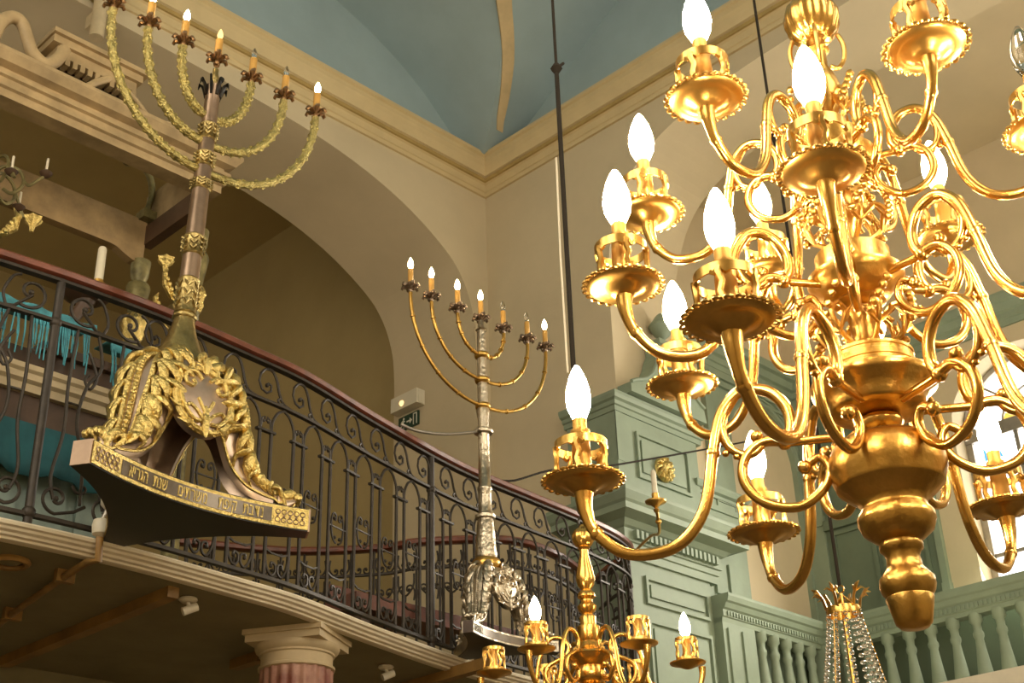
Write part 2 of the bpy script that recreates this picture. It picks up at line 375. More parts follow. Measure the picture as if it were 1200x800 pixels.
while s+PER < send-.05:
    # frieze S scroll: spiral at the upper left, sweeping down to the right
    q = spiral(s+.062, 4.135, .010, .042, radians(-250), radians(150), 16)
    q = q[::1]
    sw = [(s+.018, 4.158), (s+.045, 4.188), (s+.082, 4.188), (s+.108, 4.15), (s+.125, 4.095), (s+.150, 4.055), (s+.19, 4.044)]
    mb = MB().tube(on(smoothpts(sw, 5)), .0062, 6)
    mb.tube(on([(s+.018, 4.158), (s+.012, 4.12), (s+.028, 4.085), (s+.055, 4.075), (s+.078, 4.092), (s+.078, 4.117), (s+.062, 4.124), (s+.05, 4.112)]), .0055, 6)
    mb.ball(rail_pt(s+.055, 4.112), .010, 6)
    mb.tube(on(smoothpts([(s+.15, 4.055), (s+.13, 4.048), (s+.118, 4.062), (s+.128, 4.072)], 3)), .005, 5)
    rp(mb, 'frieze_scroll', 'iron')
    # arch between the pair
    a0, a1 = s+.03, s+.03+.062
    ar = [(a0, 3.90), (a0-.004, 3.95), (a0-.03, 4.0), (a0-.065, 4.022)]
    ar2 = [(a1, 3.90), (a1+.004, 3.95), (a1+.03, 4.0), (a1+.065, 4.022)]
    mb = MB().tube(on(smoothpts(ar, 5)), .0065, 6).tube(on(smoothpts(ar2, 5)), .0065, 6)
    for u, d in ((a0+.004, 1), (a1-.004, -1)):
        mb.tube(on([(u, 3.905), (u+d*.006, 3.955), (u+d*.02, 3.962), (u+d*.022, 3.945), (u+d*.012, 3.938)]), .0045, 5)
        mb.ball(rail_pt(u+d*.014, 3.942), .0075, 6)
    mb.obox(rail_pt((a0+a1)/2, 3.897), (rail_pt((a0+a1)/2+.05, 3.897)-rail_pt((a0+a1)/2, 3.897)), C.nrm(s)*.01, (0, 0, .005))
    rp(mb, 'arch_scroll', 'iron')
    for u in (a0, a1):
        rp(MB().tube([rail_pt(u, 3.25), rail_pt(u, 3.9)], .0085, 6), 'baluster', 'iron')
    # heart scroll hanging between pairs
    m = (a1+s+PER+.03)/2
    zc = 3.60 if k % 2 else 3.64
    mb = MB()
    for d in (-1, 1):
        mb.tube(on(smoothpts([(m+d*.008, zc-.075), (m+d*.03, zc-.06), (m+d*.043, zc-.02), (m+d*.043, zc+.03), (m+d*.03, zc+.062), (m+d*.012, zc+.056), (m+d*.012, zc+.034), (m+d*.024, zc+.034)], 3)), .005, 5)
        mb.ball(rail_pt(m+d*.022, zc+.04), .0085, 6); mb.ball(rail_pt(m+d*.018, zc-.05), .0085, 6)
    mb.tube([rail_pt(m-.07, zc), rail_pt(m+.07, zc)], .004, 4)
    rp(mb, 'heart_scroll', 'iron')
    # foot scrolls
    mb = MB()
    for d in (-1, 1):
        mb.tube(on(smoothpts([(m+d*.066, 3.38), (m+d*.055, 3.31), (m+d*.03, 3.272), (m+d*.008, 3.285), (m+d*.008, 3.318), (m+d*.028, 3.325), (m+d*.032, 3.306)], 4)), .006, 5)
        mb.ball(rail_pt(m+d*.028, 3.31), .0085, 6)
    mb.tube([rail_pt(m-.066, 3.38), rail_pt(m-.03, 3.365), rail_pt(m+.03, 3.365), rail_pt(m+.066, 3.38)], .005, 4)
    rp(mb, 'foot_scroll', 'iron')
    s += PER; k += 1
# left stretch with large scrolls
def big(sa, z, R, d, r=.007):
    a = spiral(0, 0, R*.12, R, radians(420), radians(0), 26)
    return [(sa+d*u, z+v) for u, v in a]
sl_ = []
x_posts = [1.955, 4.12, 6.07]
for xp in x_posts:
    sp = C.L[C.near(xp)]
    rp(MB().tube([rail_pt(sp, 3.205), rail_pt(sp, 4.22)], .017, 8).ball(rail_pt(sp, 3.26), .026, 8).ball(rail_pt(sp, 4.03), .024, 8), 'post', 'iron')
s1 = C.L[C.near(1.955)]
for base, cnt in ((s1+.03, 2), (s1-.03, -5)):
    for i in range(abs(cnt)):
        d = 1 if cnt > 0 else -1
        a = base+d*i*.19
        mb = MB().tube(on([(a+d*(.075+u), 4.125+v) for u, v in spiral(0, 0, .012, .07, radians(-60-420), radians(-60), 30)][::-1]+[(a+d*.13, 4.05), (a+d*.16, 4.045)]), .0065, 6)
        mb.tube(on(smoothpts([(a+d*.16, 4.045), (a+d*.175, 4.1), (a+d*.15, 4.17), (a+d*.12, 4.19)], 4)), .006, 6)
        mb.ball(rail_pt(a+d*.075, 4.125), .012, 6)
        rp(mb, 'frieze_scroll', 'iron')
        # bowed bars with a C scroll
        mb = MB().tube(on(smoothpts([(a+d*.06, 4.03), (a+d*.05, 3.8), (a+d*.055, 3.6), (a+d*.03, 3.42), (a+d*.05, 3.33)], 5)), .0065, 6)
        mb.tube(on(smoothpts([(a+d*.145, 4.03), (a+d*.17, 3.9), (a+d*.12, 3.80), (a+d*.10, 3.65), (a+d*.14, 3.5), (a+d*.15, 3.33)], 5)), .0065, 6)
        mb.tube(on(smoothpts([(a+d*.115, 3.95), (a+d*.155, 3.86), (a+d*.135, 3.80), (a+d*.11, 3.83), (a+d*.125, 3.86)], 4)), .006, 6)
        mb.tube([rail_pt(a+d*.052, 3.72), rail_pt(a+d*.108, 3.72)], .005, 5)
        rp(mb, 'baluster', 'iron')
        mb = MB().tube(on([(a+d*(.06+u), 3.335+v) for u, v in spiral(0, 0, .01, .058, radians(-90-400), radians(-90), 26)]+[(a+d*.13, 3.30), (a+d*.17, 3.33)]), .0065, 6)
        mb.ball(rail_pt(a+d*.06, 3.335), .011, 6)
        mb.tube(on([(a+d*(.15+u), 3.40+v) for u, v in spiral(0, 0, .008, .035, radians(400), radians(180), 18)]), .0055, 6)
        rp(mb, 'foot_scroll', 'iron')

# inner railing round the stair, behind the first one
C2 = Curve([(3.7, 6.2), (4.3, 5.92), (4.66, 5.55), (4.74, 5.36), (4.95, 5.12), (5.16, 4.98), (5.5, 5.0), (5.85, 5.14), (6.2, 5.4)])
b2 = (5.2, 5.2, 3.205)
irail = thing('iron_railing', b2, 'short inner iron railing with brown handrail, seen through the bars of the curved railing', 'railing')
def q2(s, z): p = C2.at(s); return Vector((p.x, p.y, z))
e2 = C2.L[-1]
ps = [(q2(e2*i/60, 4.07), C2.nrm(e2*i/60)) for i in range(61)]
MB().sweep(hp, ps, smooth=True).build('handrail', 'rail', irail, off=b2)
for z in (3.92, 3.3):
    MB().sweep([(-.01, z), (-.01, z+.012), (.01, z+.012), (.01, z)], [(q2(e2*i/60, 0), n) for i, (p, n) in enumerate(ps)]).build('bar', 'iron', irail, off=b2)
s = .1; k = 0
while s < e2-.1:
    MB().tube([q2(s, 3.205), q2(s, 4.06)], .008, 6).build('baluster', 'iron', irail, off=b2)
    mb = MB()
    for d in (-1, 1):
        for z, f in ((3.97, -1), (3.80, 1)):
            mb.tube([q2(s+.065+d*u, z+v*f) for u, v in smoothpts([(.05, -.05), (.055, .0), (.035, .035), (.012, .03), (.01, .008), (.025, .005)], 3)], .0055, 5)
            mb.ball(q2(s+.065+d*.022, z+f*.012), .009, 6)
    mb.tube([q2(s+.065+u, 3.87+v) for u, v in smoothpts([(-.05, .03), (-.045, -.04), (0, -.09), (.045, -.04), (.05, .03)], 4)], .006, 5)
    mb.tube([q2(s+.065, 3.78), q2(s+.065, 3.31)], .006, 5)
    mb.build('scroll_panel', 'iron', irail, off=b2)
    s += .13; k += 1
bench = thing('bench', (4.95, 5.50, 3.2), 'dark red bench seat behind the balcony bars, beside the silver menorah', 'bench')
MB().box((-.6, -.12, .45), (.6, .14, .53)).box((-.6, .1, .53), (.6, .14, .62)).build('seat', 'rail', bench)
for x in (-.55, .48): MB().box((x, -.1, 0), (x+.06, .12, .42)).build('leg', 'darkwood', bench)

# ------------------------------------------------------------------ column, beams and fittings under the balcony
col = thing('fluted_column', (3.39, 4.575, 0.02), 'dark red fluted marble column with pale stone capital under the balcony', 'column')
def lathe_f(prof, n, lobes=0, amp=0.): return MB().lathe(prof, n=n, lobes=lobes, amp=amp)
lathe_f([(.165, .25), (.165, .6), (.15, 2.0), (.148, 2.985)], 120, 20, .035).build('shaft', 'red', col, label='dark red fluted shaft')
lathe_f([(.21, -.02), (.21, .08), (.19, .12), (.2, .17), (.18, .22), (.165, .25)], 32).build('base', 'stone', col)
MB().lathe([(.150, 2.98), (.16, 2.984), (.16, 2.994), (.15, 2.998), (.15, 3.038), (.158, 3.042), (.158, 3.05), (.172, 3.06), (.178, 3.074), (.178, 3.082)], n=40).build('capital', 'stone', col)
ab = MB().box((-.165, -.165, 3.082), (.165, .165, 3.112)); ab.box((-.175, -.175, 3.112), (.175, .175, 3.134)); ab.build('abacus', 'stone', col); col.rotation_euler.z = radians(-60)
for i, x in enumerate((2.62, 3.42, 4.3)):
    o = MB().obox((x, 4.98, 3.138), (.024, 0, 0), (0, .66 if i != 1 else .1, 0), (0, 0, .025)).build('ceiling_beam', 'beamwood')
    o['kind'] = 'structure'
cd = MB().tube([(2.20, 4.14, 3.21), (2.20, 4.13, 3.12), (2.195, 4.20, 3.13), (2.20, 4.30, 3.125), (2.26, 4.75, 3.125), (2.35, 5.3, 3.125)], .014, 8)
for t in (4.4, 4.95): cd.box((2.17+(t-4.3)*.15, t-.012, 3.11), (2.24+(t-4.3)*.15, t+.012, 3.156))
tag(cd.build('hanging_conduit_pipe', 'beamwood'), 'brown pipe running along the balcony underside from beneath the gilded menorah', 'pipe')
ro = thing('ceiling_rosette', (2.02, 4.42, 3.155), 'round pale ring set in the balcony underside near the pipe', 'rosette')
MB().torus((0, 0, -.008), .06, .012, 24, 6).build('ring', 'beamwood', ro); MB().lathe([(0, -.012), (.03, -.012), (.048, 0)], n=20).build('disc', 'under', ro)
for x, y, lb in ((2.735, 4.40, 'small white spotlight at the tip of the wooden ceiling beam under the balcony'), (4.0, 4.72, 'small white spotlight under the balcony, right of the fluted column')):
    t = thing('ceiling_spotlight', (x, y, 3.155), lb, 'spotlight', 'spotlights under the balcony')
    MB().lathe([(.0, -.004), (.034, -.004), (.036, -.012), (.026, -.02), (0, -.02)], n=18).build('rose', 'white', t)
    MB().tube([(0, 0, -.02), (.005, -.012, -.045)], .008, 8).tube([(.03, -.02, -.035), (-.02, .0, -.06)], .017, 10).build('lamp_head', 'white', t)
t = thing('spot_lamp', (2.20, 4.135, 3.205), 'small shiny cup-shaped lamp clamped to the balcony edge behind the gilded menorah', 'lamp')
MB().lathe([(.012, 0), (.03, .01), (.034, .04), (.03, .06), (.02, .062)], n=18).build('base', 'white', t)
MB().tube([(0, 0, .06), (.01, -.01, .10)], .01, 8).build('stem', 'steel', t)
MB().lathe([(.02, -.03), (.05, .0), (.065, .045), (.06, .045), (.03, 0)], c=(.02, -.01, .13), n=20, axis=(.3, -.5, .5)).build('reflector', 'white', t)

# ------------------------------------------------------------------ canopy and desk on the balcony, at left
cy0 = 4.80
can = thing('wooden_canopy', (2.3, 5.0, 3.2), 'carved wooden canopy with moulded beam, dentil pediment and gilded posts over the reading desk', 'canopy')
o = (2.3, 5.0, 3.2)
beamprof = [(-.06, 5.29), (.03, 5.29), (.03, 5.33), (.045, 5.335), (.045, 5.375), (.06, 5.38), (.06, 5.40), (.035, 5.405), (.035, 5.43), (.075, 5.44), (.10, 5.475), (.10, 5.495), (-.06, 5.495)]
MB().sweep(beamprof, [((.6, cy0, 0), (0, -1, 0)), ((2.93, cy0, 0), (1, -1, 0)), ((2.93, 5.32, 0), (1, 0, 0))]).build('front_beam', 'wood', can, off=o)
MB().obox((2.87, 5.03, 5.225), (.025, 0, 0), (0, .24, 0), (0, 0, .055)).build('side_beam', 'darkwood', can, off=o)
zz = [(2.85, 5.06), (2.79, 5.065), (2.74, 5.085), (2.70, 5.105), (2.66, 5.11), (1.3, 5.11), (1.26, 5.105), (1.22, 5.085), (1.17, 5.065), (1.0, 5.06)]
sc = [(1.0, 5.31), (2.85, 5.31)]+zz
MB().prism(sc, .05, lambda u, v, w_: (u, 5.25+w_, v)).build('back_valance', 'valancewood', can, off=o)
pp = [(1.99, 5.62), (2.03, 5.80), (2.52, 5.80), (2.50, 5.70), (2.44, 5.62)]
pe = MB().box((2.06, 4.80, 5.66), (2.47, 5.1, 5.71)).box((2.03, 4.78, 5.71), (2.49, 5.1, 5.75)).box((2.02, 4.76, 5.75), (2.51, 5.1, 5.775))
for i in range(11): pe.box((2.07+i*.038, 4.80, 5.625), (2.093+i*.038, 4.85, 5.66))
pe.build('pediment', 'wood', can, off=o)
MB().box((2.10, 4.88, 5.495), (2.44, 5.1, 5.66)).build('pediment_recess', 'darkwood', can, off=o)  # shade of the recess put in as a dark-coloured block
for yy, rr, pts in ((4.76, .03, [(1.755, 5.547), (1.772, 5.639), (1.811, 5.7), (1.863, 5.702), (1.902, 5.632), (1.935, 5.569), (1.996, 5.541), (2.048, 5.589), (2.079, 5.67)]), (4.78, .018, [(2.09, 5.542), (2.137, 5.509), (2.202, 5.529), (2.256, 5.588), (2.319, 5.647)]), (4.8, .012, [(2.42, 5.653), (2.479, 5.614), (2.53, 5.57), (2.572, 5.521), (2.647, 5.564), (2.83, 5.6)])):
    MB().tube([(x, yy, z) for x, z in smoothpts(pts, 5)], rr, 8).build('scroll', 'wood', can, off=o)
le = MB()
for i in range(7):
    x = 2.14+i*.045; le.tube([(x, 4.84, 5.50), (x+.012, 4.81, 5.54), (x-.004, 4.80, 5.575)], [.018, .02, .004], 6)
le.build('leaf_carving', 'darkwood', can, off=o)
for x, y in ((2.90, 4.84), (2.85, 5.27), (1.05, 4.84), (1.05, 5.27)):
    MB().lathe([(.06, 3.2), (.06, 3.3), (.04, 3.34), (.034, 4.0), (.036, 4.72), (.05, 4.74), (.05, 4.76), (.036, 4.78), (.05, 4.86), (.06, 4.93), (.052, 4.95), (.03, 4.96), (.045, 5.0), (.05, 5.08)], c=(x, y, 0), n=16).build('post', 'verd', can, off=o)
    MB().lathe([(.037, 4.64), (.05, 4.67), (.046, 4.70), (.058, 4.73), (.05, 4.76), (.038, 4.78)], c=(x, y, 0), n=16, lobes=8, amp=.08).build('capital', 'gilt', can, off=o)
MB().tube([(x, 5.24, z) for x, z in smoothpts([(2.839, 5.31), (2.839, 5.368), (2.852, 5.46), (2.84, 5.54), (2.80, 5.60), (2.753, 5.624), (2.695, 5.617)], 4)], .017, 8).box((2.80, 5.2, 5.30), (2.88, 5.28, 5.35)).ball((2.70, 5.24, 5.60), .028, 8).build('bracket', 'verd', can, off=o)
for x, z, d in ((1.985, 4.70, -1), (2.735, 4.70, 1), (2.70, 4.56, 1)):
    mb = MB()
    mb.tube([(x, 4.80, z+.09), (x-.02*d, 4.79, z+.05), (x-.015*d, 4.79, z), (x+.03*d, 4.80, z-.05), (x+.07*d, 4.81, z-.06)], [.006, .02, .026, .02, .005], 7, flat=.5)
    for i in range(5): mb.ball((x-.02*d+.012*i*d, 4.785, z+.05-.022*i), .014, 6)
    mb.build('gilt_leaf', 'gilt', can, off=o)
for x, z in ((2.075, 4.76), (2.72, 4.82)):
    MB().lathe([(.008, -.05), (.012, -.02), (.03, .0), (.038, .02), (.02, .03)], c=(x, 4.80, z), n=12, lobes=6, amp=.15).build('rosette', 'gilt', can, off=o)

t = thing('hanging_candelabrum', (1.95, 5.1, 5.08), 'dark green-gold branched candelabrum hanging under the wooden canopy', 'chandelier')
mb = MB().tube([(0, 0, .36), (0, 0, -.08)], .011, 8).lathe([(.0, -.10), (.03, -.07), (.02, -.03), (.045, .02), (.03, .06), (.012, .1)], n=12); mb.build('stem', 'verd', t)
for i in range(8):
    a = 2*pi*i/8+.2; rr = .26 if i % 2 else .2; zz_ = .04 if i % 2 else -.06
    pts = smoothpts([(.02, 0), (.08, .07), (.15, .05), (.17, -.02), (.13, -.07), (.09, -.05)], 4)
    ar = MB().tube([(r_*cos(a), r_*sin(a), z_) for r_, z_ in pts], .008, 6).tube([(r_*cos(a), r_*sin(a), z_) for r_, z_ in smoothpts([(.15, .05), (.19, -.02), (.23, zz_-.03), (rr, zz_)], 4)], .007, 6)
    A = ar.build('arm', 'verd', t)
    MB().lathe([(.006, -.012), (.022, 0), (.03, .012), (.028, .014), (.008, .012), (.008, .03)], c=(rr*cos(a), rr*sin(a), zz_), n=12).build('drip_pan', 'darkwood', A)
    MB().lathe([(.006, .025), (.006, .09), (.002, .094)], c=(rr*cos(a), rr*sin(a), zz_), n=8).build('candle', 'wax', A)
for i in range(10):
    pass
t = thing('candle', (2.455, 4.90, 4.634), 'white candle standing behind the red-brown handrail in front of the canopy', 'candle')
MB().lathe([(.02, .02), (.019, .19), (.015, .20), (0, .202)], n=16).build('stick', 'wax', t)
MB().lathe([(.0, 0), (.04, 0), (.035, .01), (.022, .012), (.022, .03), (0, .03)], n=16).build('holder', 'brassold', t)
# desk
d = thing('reading_desk', (2.3, 4.86, 3.2), 'reading desk with pale moulded edge and blue painted panels behind the balcony bars', 'desk')
o = (2.3, 4.86, 3.2)
MB().sweep([(-.3, 4.02), (.0, 4.02), (.01, 4.05), (.03, 4.06), (.035, 4.085), (.05, 4.095), (.055, 4.115), (.0, 4.125), (-.3, 4.125)], [((.7, 4.86, 0), (0, -1, 0)), ((2.70, 4.86, 0), (0, -1, 0))]).build('top', 'stone', d, off=o)
MB().box((.72, 4.88, 4.125), (2.68, 5.1, 4.22)).build('book_rest', 'darkwood', d, off=o)
mb = MB().box((.72, 4.9, 3.2), (2.62, 5.15, 3.82)); mb.build('body', 'curtain', d, off=o)
mb = MB()
for i in range(9): mb.box((.8+i*.21, 4.885, 3.25), (.96+i*.21, 4.9, 3.70))
mb.build('panel', 'curtain', d, off=o)
MB().box((.72, 4.89, 3.83), (2.66, 5.12, 4.02)).build('shadow_board', 'darkwood', d, off=o)  # dark wood board under the desk top
cl = MB(); nx = 90
for row in range(1): pass
vs = []; fs = []
for i in range(nx+1):
    x = .75+1.95*i/nx; wv = .012*sin(i*1.3)+.008*sin(i*.5)
    for j in range(5):
        vs.append((x, 4.80+wv*(j/4)-.004*j, 3.86-.06*j*.9+.012*sin(i*.45)*j/4))
    vs.append((x, 4.86, 3.87))
for i in range(nx):
    for j in range(4): fs.append((i*6+j, i*6+j+1, i*6+6+j+1, i*6+6+j))
    fs.append((i*6+5, i*6, i*6+6, i*6+11))
cl.add(vs, fs); oo = cl.build('valance_cloth', 'teal')
so = oo.modifiers.new('thick', 'SOLIDIFY'); so.thickness = .006
tag(oo, 'dark teal cloth valance hung along the front of the reading desk', 'cloth')
# fringed cloth on the desk
def fringe(x0, x1, z, lab, seed):
    rnd = random.Random(seed)
    t = thing('fringed_cloth', ((x0+x1)/2, 4.80, z), lab, 'cloth', None)
    oo = ((x0+x1)/2, 4.80, z)
    n = int((x1-x0)/.02); vs = []; fs = []
    for i in range(n+1):
        x = x0+(x1-x0)*i/n; y = 4.80+.01*sin(i*.9)
        vs += [(x, 4.95, z+.03), (x, y, z+.02), (x, y-.006, z-.035)]
    for i in range(n):
        for j in range(2): fs.append((3*i+j, 3*i+j+1, 3*i+4+j, 3*i+3+j))
    c = MB().add(vs, fs).build('cloth', 'blue', t, off=oo); c.modifiers.new('thick', 'SOLIDIFY').thickness = .006
    fr = MB()
    x = x0+.004
    while x < x1:
        ln = .10+.10*rnd.random(); xx = x+rnd.uniform(-.012, .012)
        fr.tube([(x, 4.795, z-.03), ((x+xx)/2+rnd.uniform(-.006, .006), 4.785, z-.03-ln*.5), (xx, 4.785, z-.03-ln)], [.0035, .004, .003], 5)
        x += .0085+(.02 if rnd.random() < .12 else 0)
    fr.build('fringe', 'blue', t, off=oo)['kind'] = 'stuff'
fringe(1.2, 2.42, 4.36, 'blue fringed cloth over the reading desk beside the thick railing post', 3)
fringe(2.50, 2.73, 4.33, 'blue fringed cloth hanging from the desk end, just left of the gilded menorah', 5)
t = thing('lectern', (2.42, 4.93, 4.222), 'dark wooden book stand with rounded top on the reading desk behind the handrail', 'lectern')
MB().lathe([(0, .33), (.07, .335), (.105, .36), (.09, .395), (0, .41)], n=20).build('top', 'darkwood', t)
MB().tube([(-.12, 0, .02), (-.07, 0, .18), (-.01, 0, .3), (0, 0, .345)], [.03, .026, .03, .05], 8).build('stem', 'darkwood', t)
MB().box((-.2, -.08, 0), (.2, .1, .04)).build('foot', 'darkwood', t)
# lamp on the wall over the canopy
t = thing('wall_lamp', (2.945, 6.38, 7.20), 'small dark cup-topped lamp on the wall edge above the gilded menorah candles', 'lamp')
MB().lathe([(.045, 0), (.045, .3), (.055, .31)], c=(0, -.06, 0), n=16).build('stem', 'stone', t)
MB().lathe([(.055, .3), (.10, .34), (.115, .38), (.11, .46), (.08, .5), (0, .5)], c=(0, -.06, 0), n=20).build('shade', 'giltdark', t)
MB().box((-.04, -.06, .1), (.04, .03, .2)).build('bracket', 'stone', t)
# ------------------------------------------------------------------ big brass chandelier
cb = (1.43, .744, 2.02)
ch = thing('brass_chandelier', cb, 'large polished brass chandelier with three tiers of scrolled candle arms and vase-shaped body', 'chandelier')
def L(prof, name, m='brass', n=48, **k): return MB().lathe([(r, z-cb[2]) for r, z in prof], n=n, **k).build(name, m, ch)
L([(.0, 2.012), (.016, 2.013), (.021, 2.018), (.025, 2.035), (.028, 2.048), (.027, 2.050), (.031, 2.056), (.033, 2.063), (.032, 2.072), (.025, 2.080), (.021, 2.086), (.0195, 2.098), (.022, 2.104), (.0255, 2.107), (.026, 2.113), (.024, 2.117), (.030, 2.120), (.042, 2.130), (.0465, 2.142), (.046, 2.150), (.040, 2.158), (.039, 2.163), (.044, 2.170), (.055, 2.178), (.064, 2.186), (.0655, 2.188), (.066, 2.191), (.070, 2.203), (.0715, 2.214), (.070, 2.227), (.064, 2.239), (.052, 2.2475), (.036, 2.2515), (.026, 2.253), (.019, 2.255), (.019, 2.260), (.024, 2.2635), (.0285, 2.270), (.027, 2.277), (.02, 2.281)], 'vase_body', 'brassold')
L([(.02, 2.280), (.036, 2.281), (.056, 2.286), (.060, 2.290), (.060, 2.296), (.064, 2.302), (.066, 2.308), (.078, 2.316), (.080, 2.322), (.079, 2.327), (.060, 2.330), (.056, 2.331), (.056, 2.339), (.0545, 2.340), (.0545, 2.344), (.056, 2.345), (.056, 2.353), (.0545, 2.354), (.0545, 2.358), (.056, 2.359), (.056, 2.363), (.026, 2.366), (.022, 2.37)], 'arm_ring', 'brassold')
L([(.026, 2.366), (.027, 2.374), (.020, 2.380), (.0175, 2.395), (.0185, 2.42), (.023, 2.426), (.023, 2.430), (.018, 2.434)], 'stem', 'brassold')
L([(.018, 2.432), (.030, 2.437), (.034, 2.442), (.030, 2.447), (.042, 2.452), (.050, 2.462), (.058, 2.470), (.0635, 2.477), (.063, 2.482), (.052, 2.485), (.049, 2.486), (.049, 2.515), (.024, 2.518), (.02, 2.52)], 'arm_ring', 'brassold')
L([(.02, 2.516), (.024, 2.524), (.016, 2.53), (.014, 2.545), (.022, 2.565), (.026, 2.58), (.02, 2.60), (.014, 2.612), (.02, 2.618)], 'stem', 'brassold')
L([(.016, 2.612), (.028, 2.62), (.026, 2.63), (.038, 2.642), (.048, 2.655), (.055, 2.665), (.056, 2.672), (.046, 2.676), (.043, 2.677), (.043, 2.705), (.022, 2.708), (.018, 2.71)], 'arm_ring', 'brassold')
L([(.018, 2.706), (.02, 2.715), (.013, 2.725), (.013, 2.74), (.022, 2.765), (.026, 2.785), (.02, 2.81), (.012, 2.83), (.012, 2.855), (.018, 2.86), (.012, 2.868), (.014, 2.88)], 'stem', 'brassold')
L([(.012, 2.876), (.022, 2.88), (.033, 2.892), (.039, 2.91), (.0395, 2.925), (.034, 2.942), (.022, 2.955), (.012, 2.96), (.010, 2.975)], 'ball_finial', 'brass', n=60, lobes=15, amp=.035)
mb = MB().torus((0, 0, .972), .017, .004, 16, 6, axis=(1, .3, 0)); mb.tube([(0, 0, .985), (0, 0, 7.0)], .006, 8); mb.build('hanging_rod', 'rodiron', ch)
for i in range(4):
    a = pi/2*i+.55
    MB().tube([(r*cos(a), r*sin(a), z-cb[2]) for r, z in smoothpts([(.032, 2.885), (.038, 2.865), (.036, 2.84), (.026, 2.825), (.016, 2.83)], 4)], .0035, 6).build('scroll_handle', 'brassold', ch)
for z, r0, rmax in ((2.37, .022, .06), (2.525, .02, .055), (2.71, .018, .045)):
    for i in range(6):
        a = 2*pi*i/6+z*7
        mb = MB().tube([(r*cos(a), r*sin(a), zz-cb[2]) for r, zz in smoothpts([(r0, z+.005), (rmax*.8, z+.02), (rmax, z+.045), (rmax*.75, z+.062), (rmax*.5, z+.05), (rmax*.62, z+.038)], 4)], .0035, 6)
        for k in range(5):
            b = a+(k-2)*.12; mb.ball(((rmax+.004)*cos(b), (rmax+.004)*sin(b), z+.03+.012*k-cb[2]), .006, 6)
        for dd in (-1, 1):
            mb.tube([(rmax*.8*cos(a), rmax*.8*sin(a), z+.02-cb[2]), (rmax*.95*cos(a+dd*.3), rmax*.95*sin(a+dd*.3), z+.035-cb[2]), (rmax*.8*cos(a+dd*.45), rmax*.8*sin(a+dd*.45), z+.05-cb[2])], [.005, .007, .001], 6, flat=.5)
        mb.build('leaf_spray', 'brassrim', ch)

MAIN = [(.36, -.004), (.359, -.03), (.347, -.062), (.31, -.092), (.255, -.088), (.218, -.045), (.200, .03), (.184, .085), (.157, .112), (.126, .107), (.107, .082), (.105, .052), (.118, .032)]
LOW = [(.112, .036), (.14, .038), (.163, .017), (.166, -.015), (.145, -.043), (.108, -.052), (.078, -.034), (.066, -.008), (.076, .010), (.094, -.001)]
HOOK = [(.166, .106), (.186, .07), (.180, .036), (.158, .022), (.142, .032), (.146, .046)]
def candle_set(par, c, s=1., lit=True, zq=1.):
    c = Vector(c)
    def st(mb): mb.v = [(p[0], p[1], c.z+(p[2]-c.z)*zq) for p in mb.v]; return mb
    pan = MB().lathe([(.0, -.006*s), (.012*s, -.006*s), (.018*s, -.001*s), (.026*s, .004*s), (.034*s, .0065*s), (.043*s, .006*s), (.0475*s, .010*s), (.0465*s, .013*s), (.036*s, .0095*s), (.012*s, .007*s), (0, .007*s)], c=c, n=36)
    nb = 26
    for i in range(nb):
        a = 2*pi*i/nb
        pan.torus(c+Vector((.0495*s*cos(a), .0495*s*sin(a), .0115*s)), .0040*s, .0019*s, 8, 5, axis=(cos(a)*.25, sin(a)*.25, 1))
    pan.build('drip_pan', 'brassrim', par)
    cg = MB().lathe([(.0325*s, .046*s), (.0345*s, .046*s), (.0345*s, .056*s), (.0325*s, .056*s), (.0325*s, .046*s)], c=c, n=32)
    cg.lathe([(.018*s, .009*s), (.0335*s, .009*s), (.0335*s, .013*s), (.018*s, .013*s)], c=c, n=20)
    for i in range(5):
        a = 2*pi*i/5+.3
        p = []
        for k in range(9):
            z = .010+.040*k/8; b = a+.05*sin(k*pi/2.); p.append(c+Vector((.033*s*cos(b), .033*s*sin(b), z*s)))
        cg.tube(p, [(.0034+.0014*abs(4-k)/4)*s for k in range(9)], 6)
        for dd in (-1, 1):
            cg.tube([c+Vector((.033*s*cos(a+dd*u), .033*s*sin(a+dd*u), z*s)) for u, z in ((.08, .048), (.2, .045), (.3, .047))], .003*s, 5)
    st(cg).build('candle_cage', 'brassrim', par)
    st(MB().lathe([(.0125*s, .006*s), (.0135*s, .012*s), (.0115*s, .064*s), (.013*s, .066*s), (.013*s, .070*s), (.0095*s, .071*s), (.0095*s, .084*s), (.0, .085*s)], c=c, n=18)).build('candle_sleeve', 'sleeve', par)
    bl = MB().lathe([(.0075*s, .083*s), (.010*s, .088*s), (.0152*s, .099*s), (.0168*s, .110*s), (.0155*s, .122*s), (.0115*s, .136*s), (.006*s, .148*s), (.0025*s, .153*s), (0, .154*s)], c=c, n=20)
    if zq > 1.2: bl.v = [(c.x+(p[0]-c.x)*1.14, c.y+(p[1]-c.y)*1.14, p[2]) for p in bl.v]
    b = st(bl).build('bulb', 'bulb' if lit else 'bulbglass', par)
    if not lit: b['label'] = 'unlit clear bulb'
    return b
arm_i = 0
TIERS = [(.377, 2.250, 4.0, 1.02, 1.0), (.318, 2.437, 24.9, .88, .92), (.269, 2.636, 55.5, .745, .80)]
UNLIT = {(2, 3), (2, 4)}
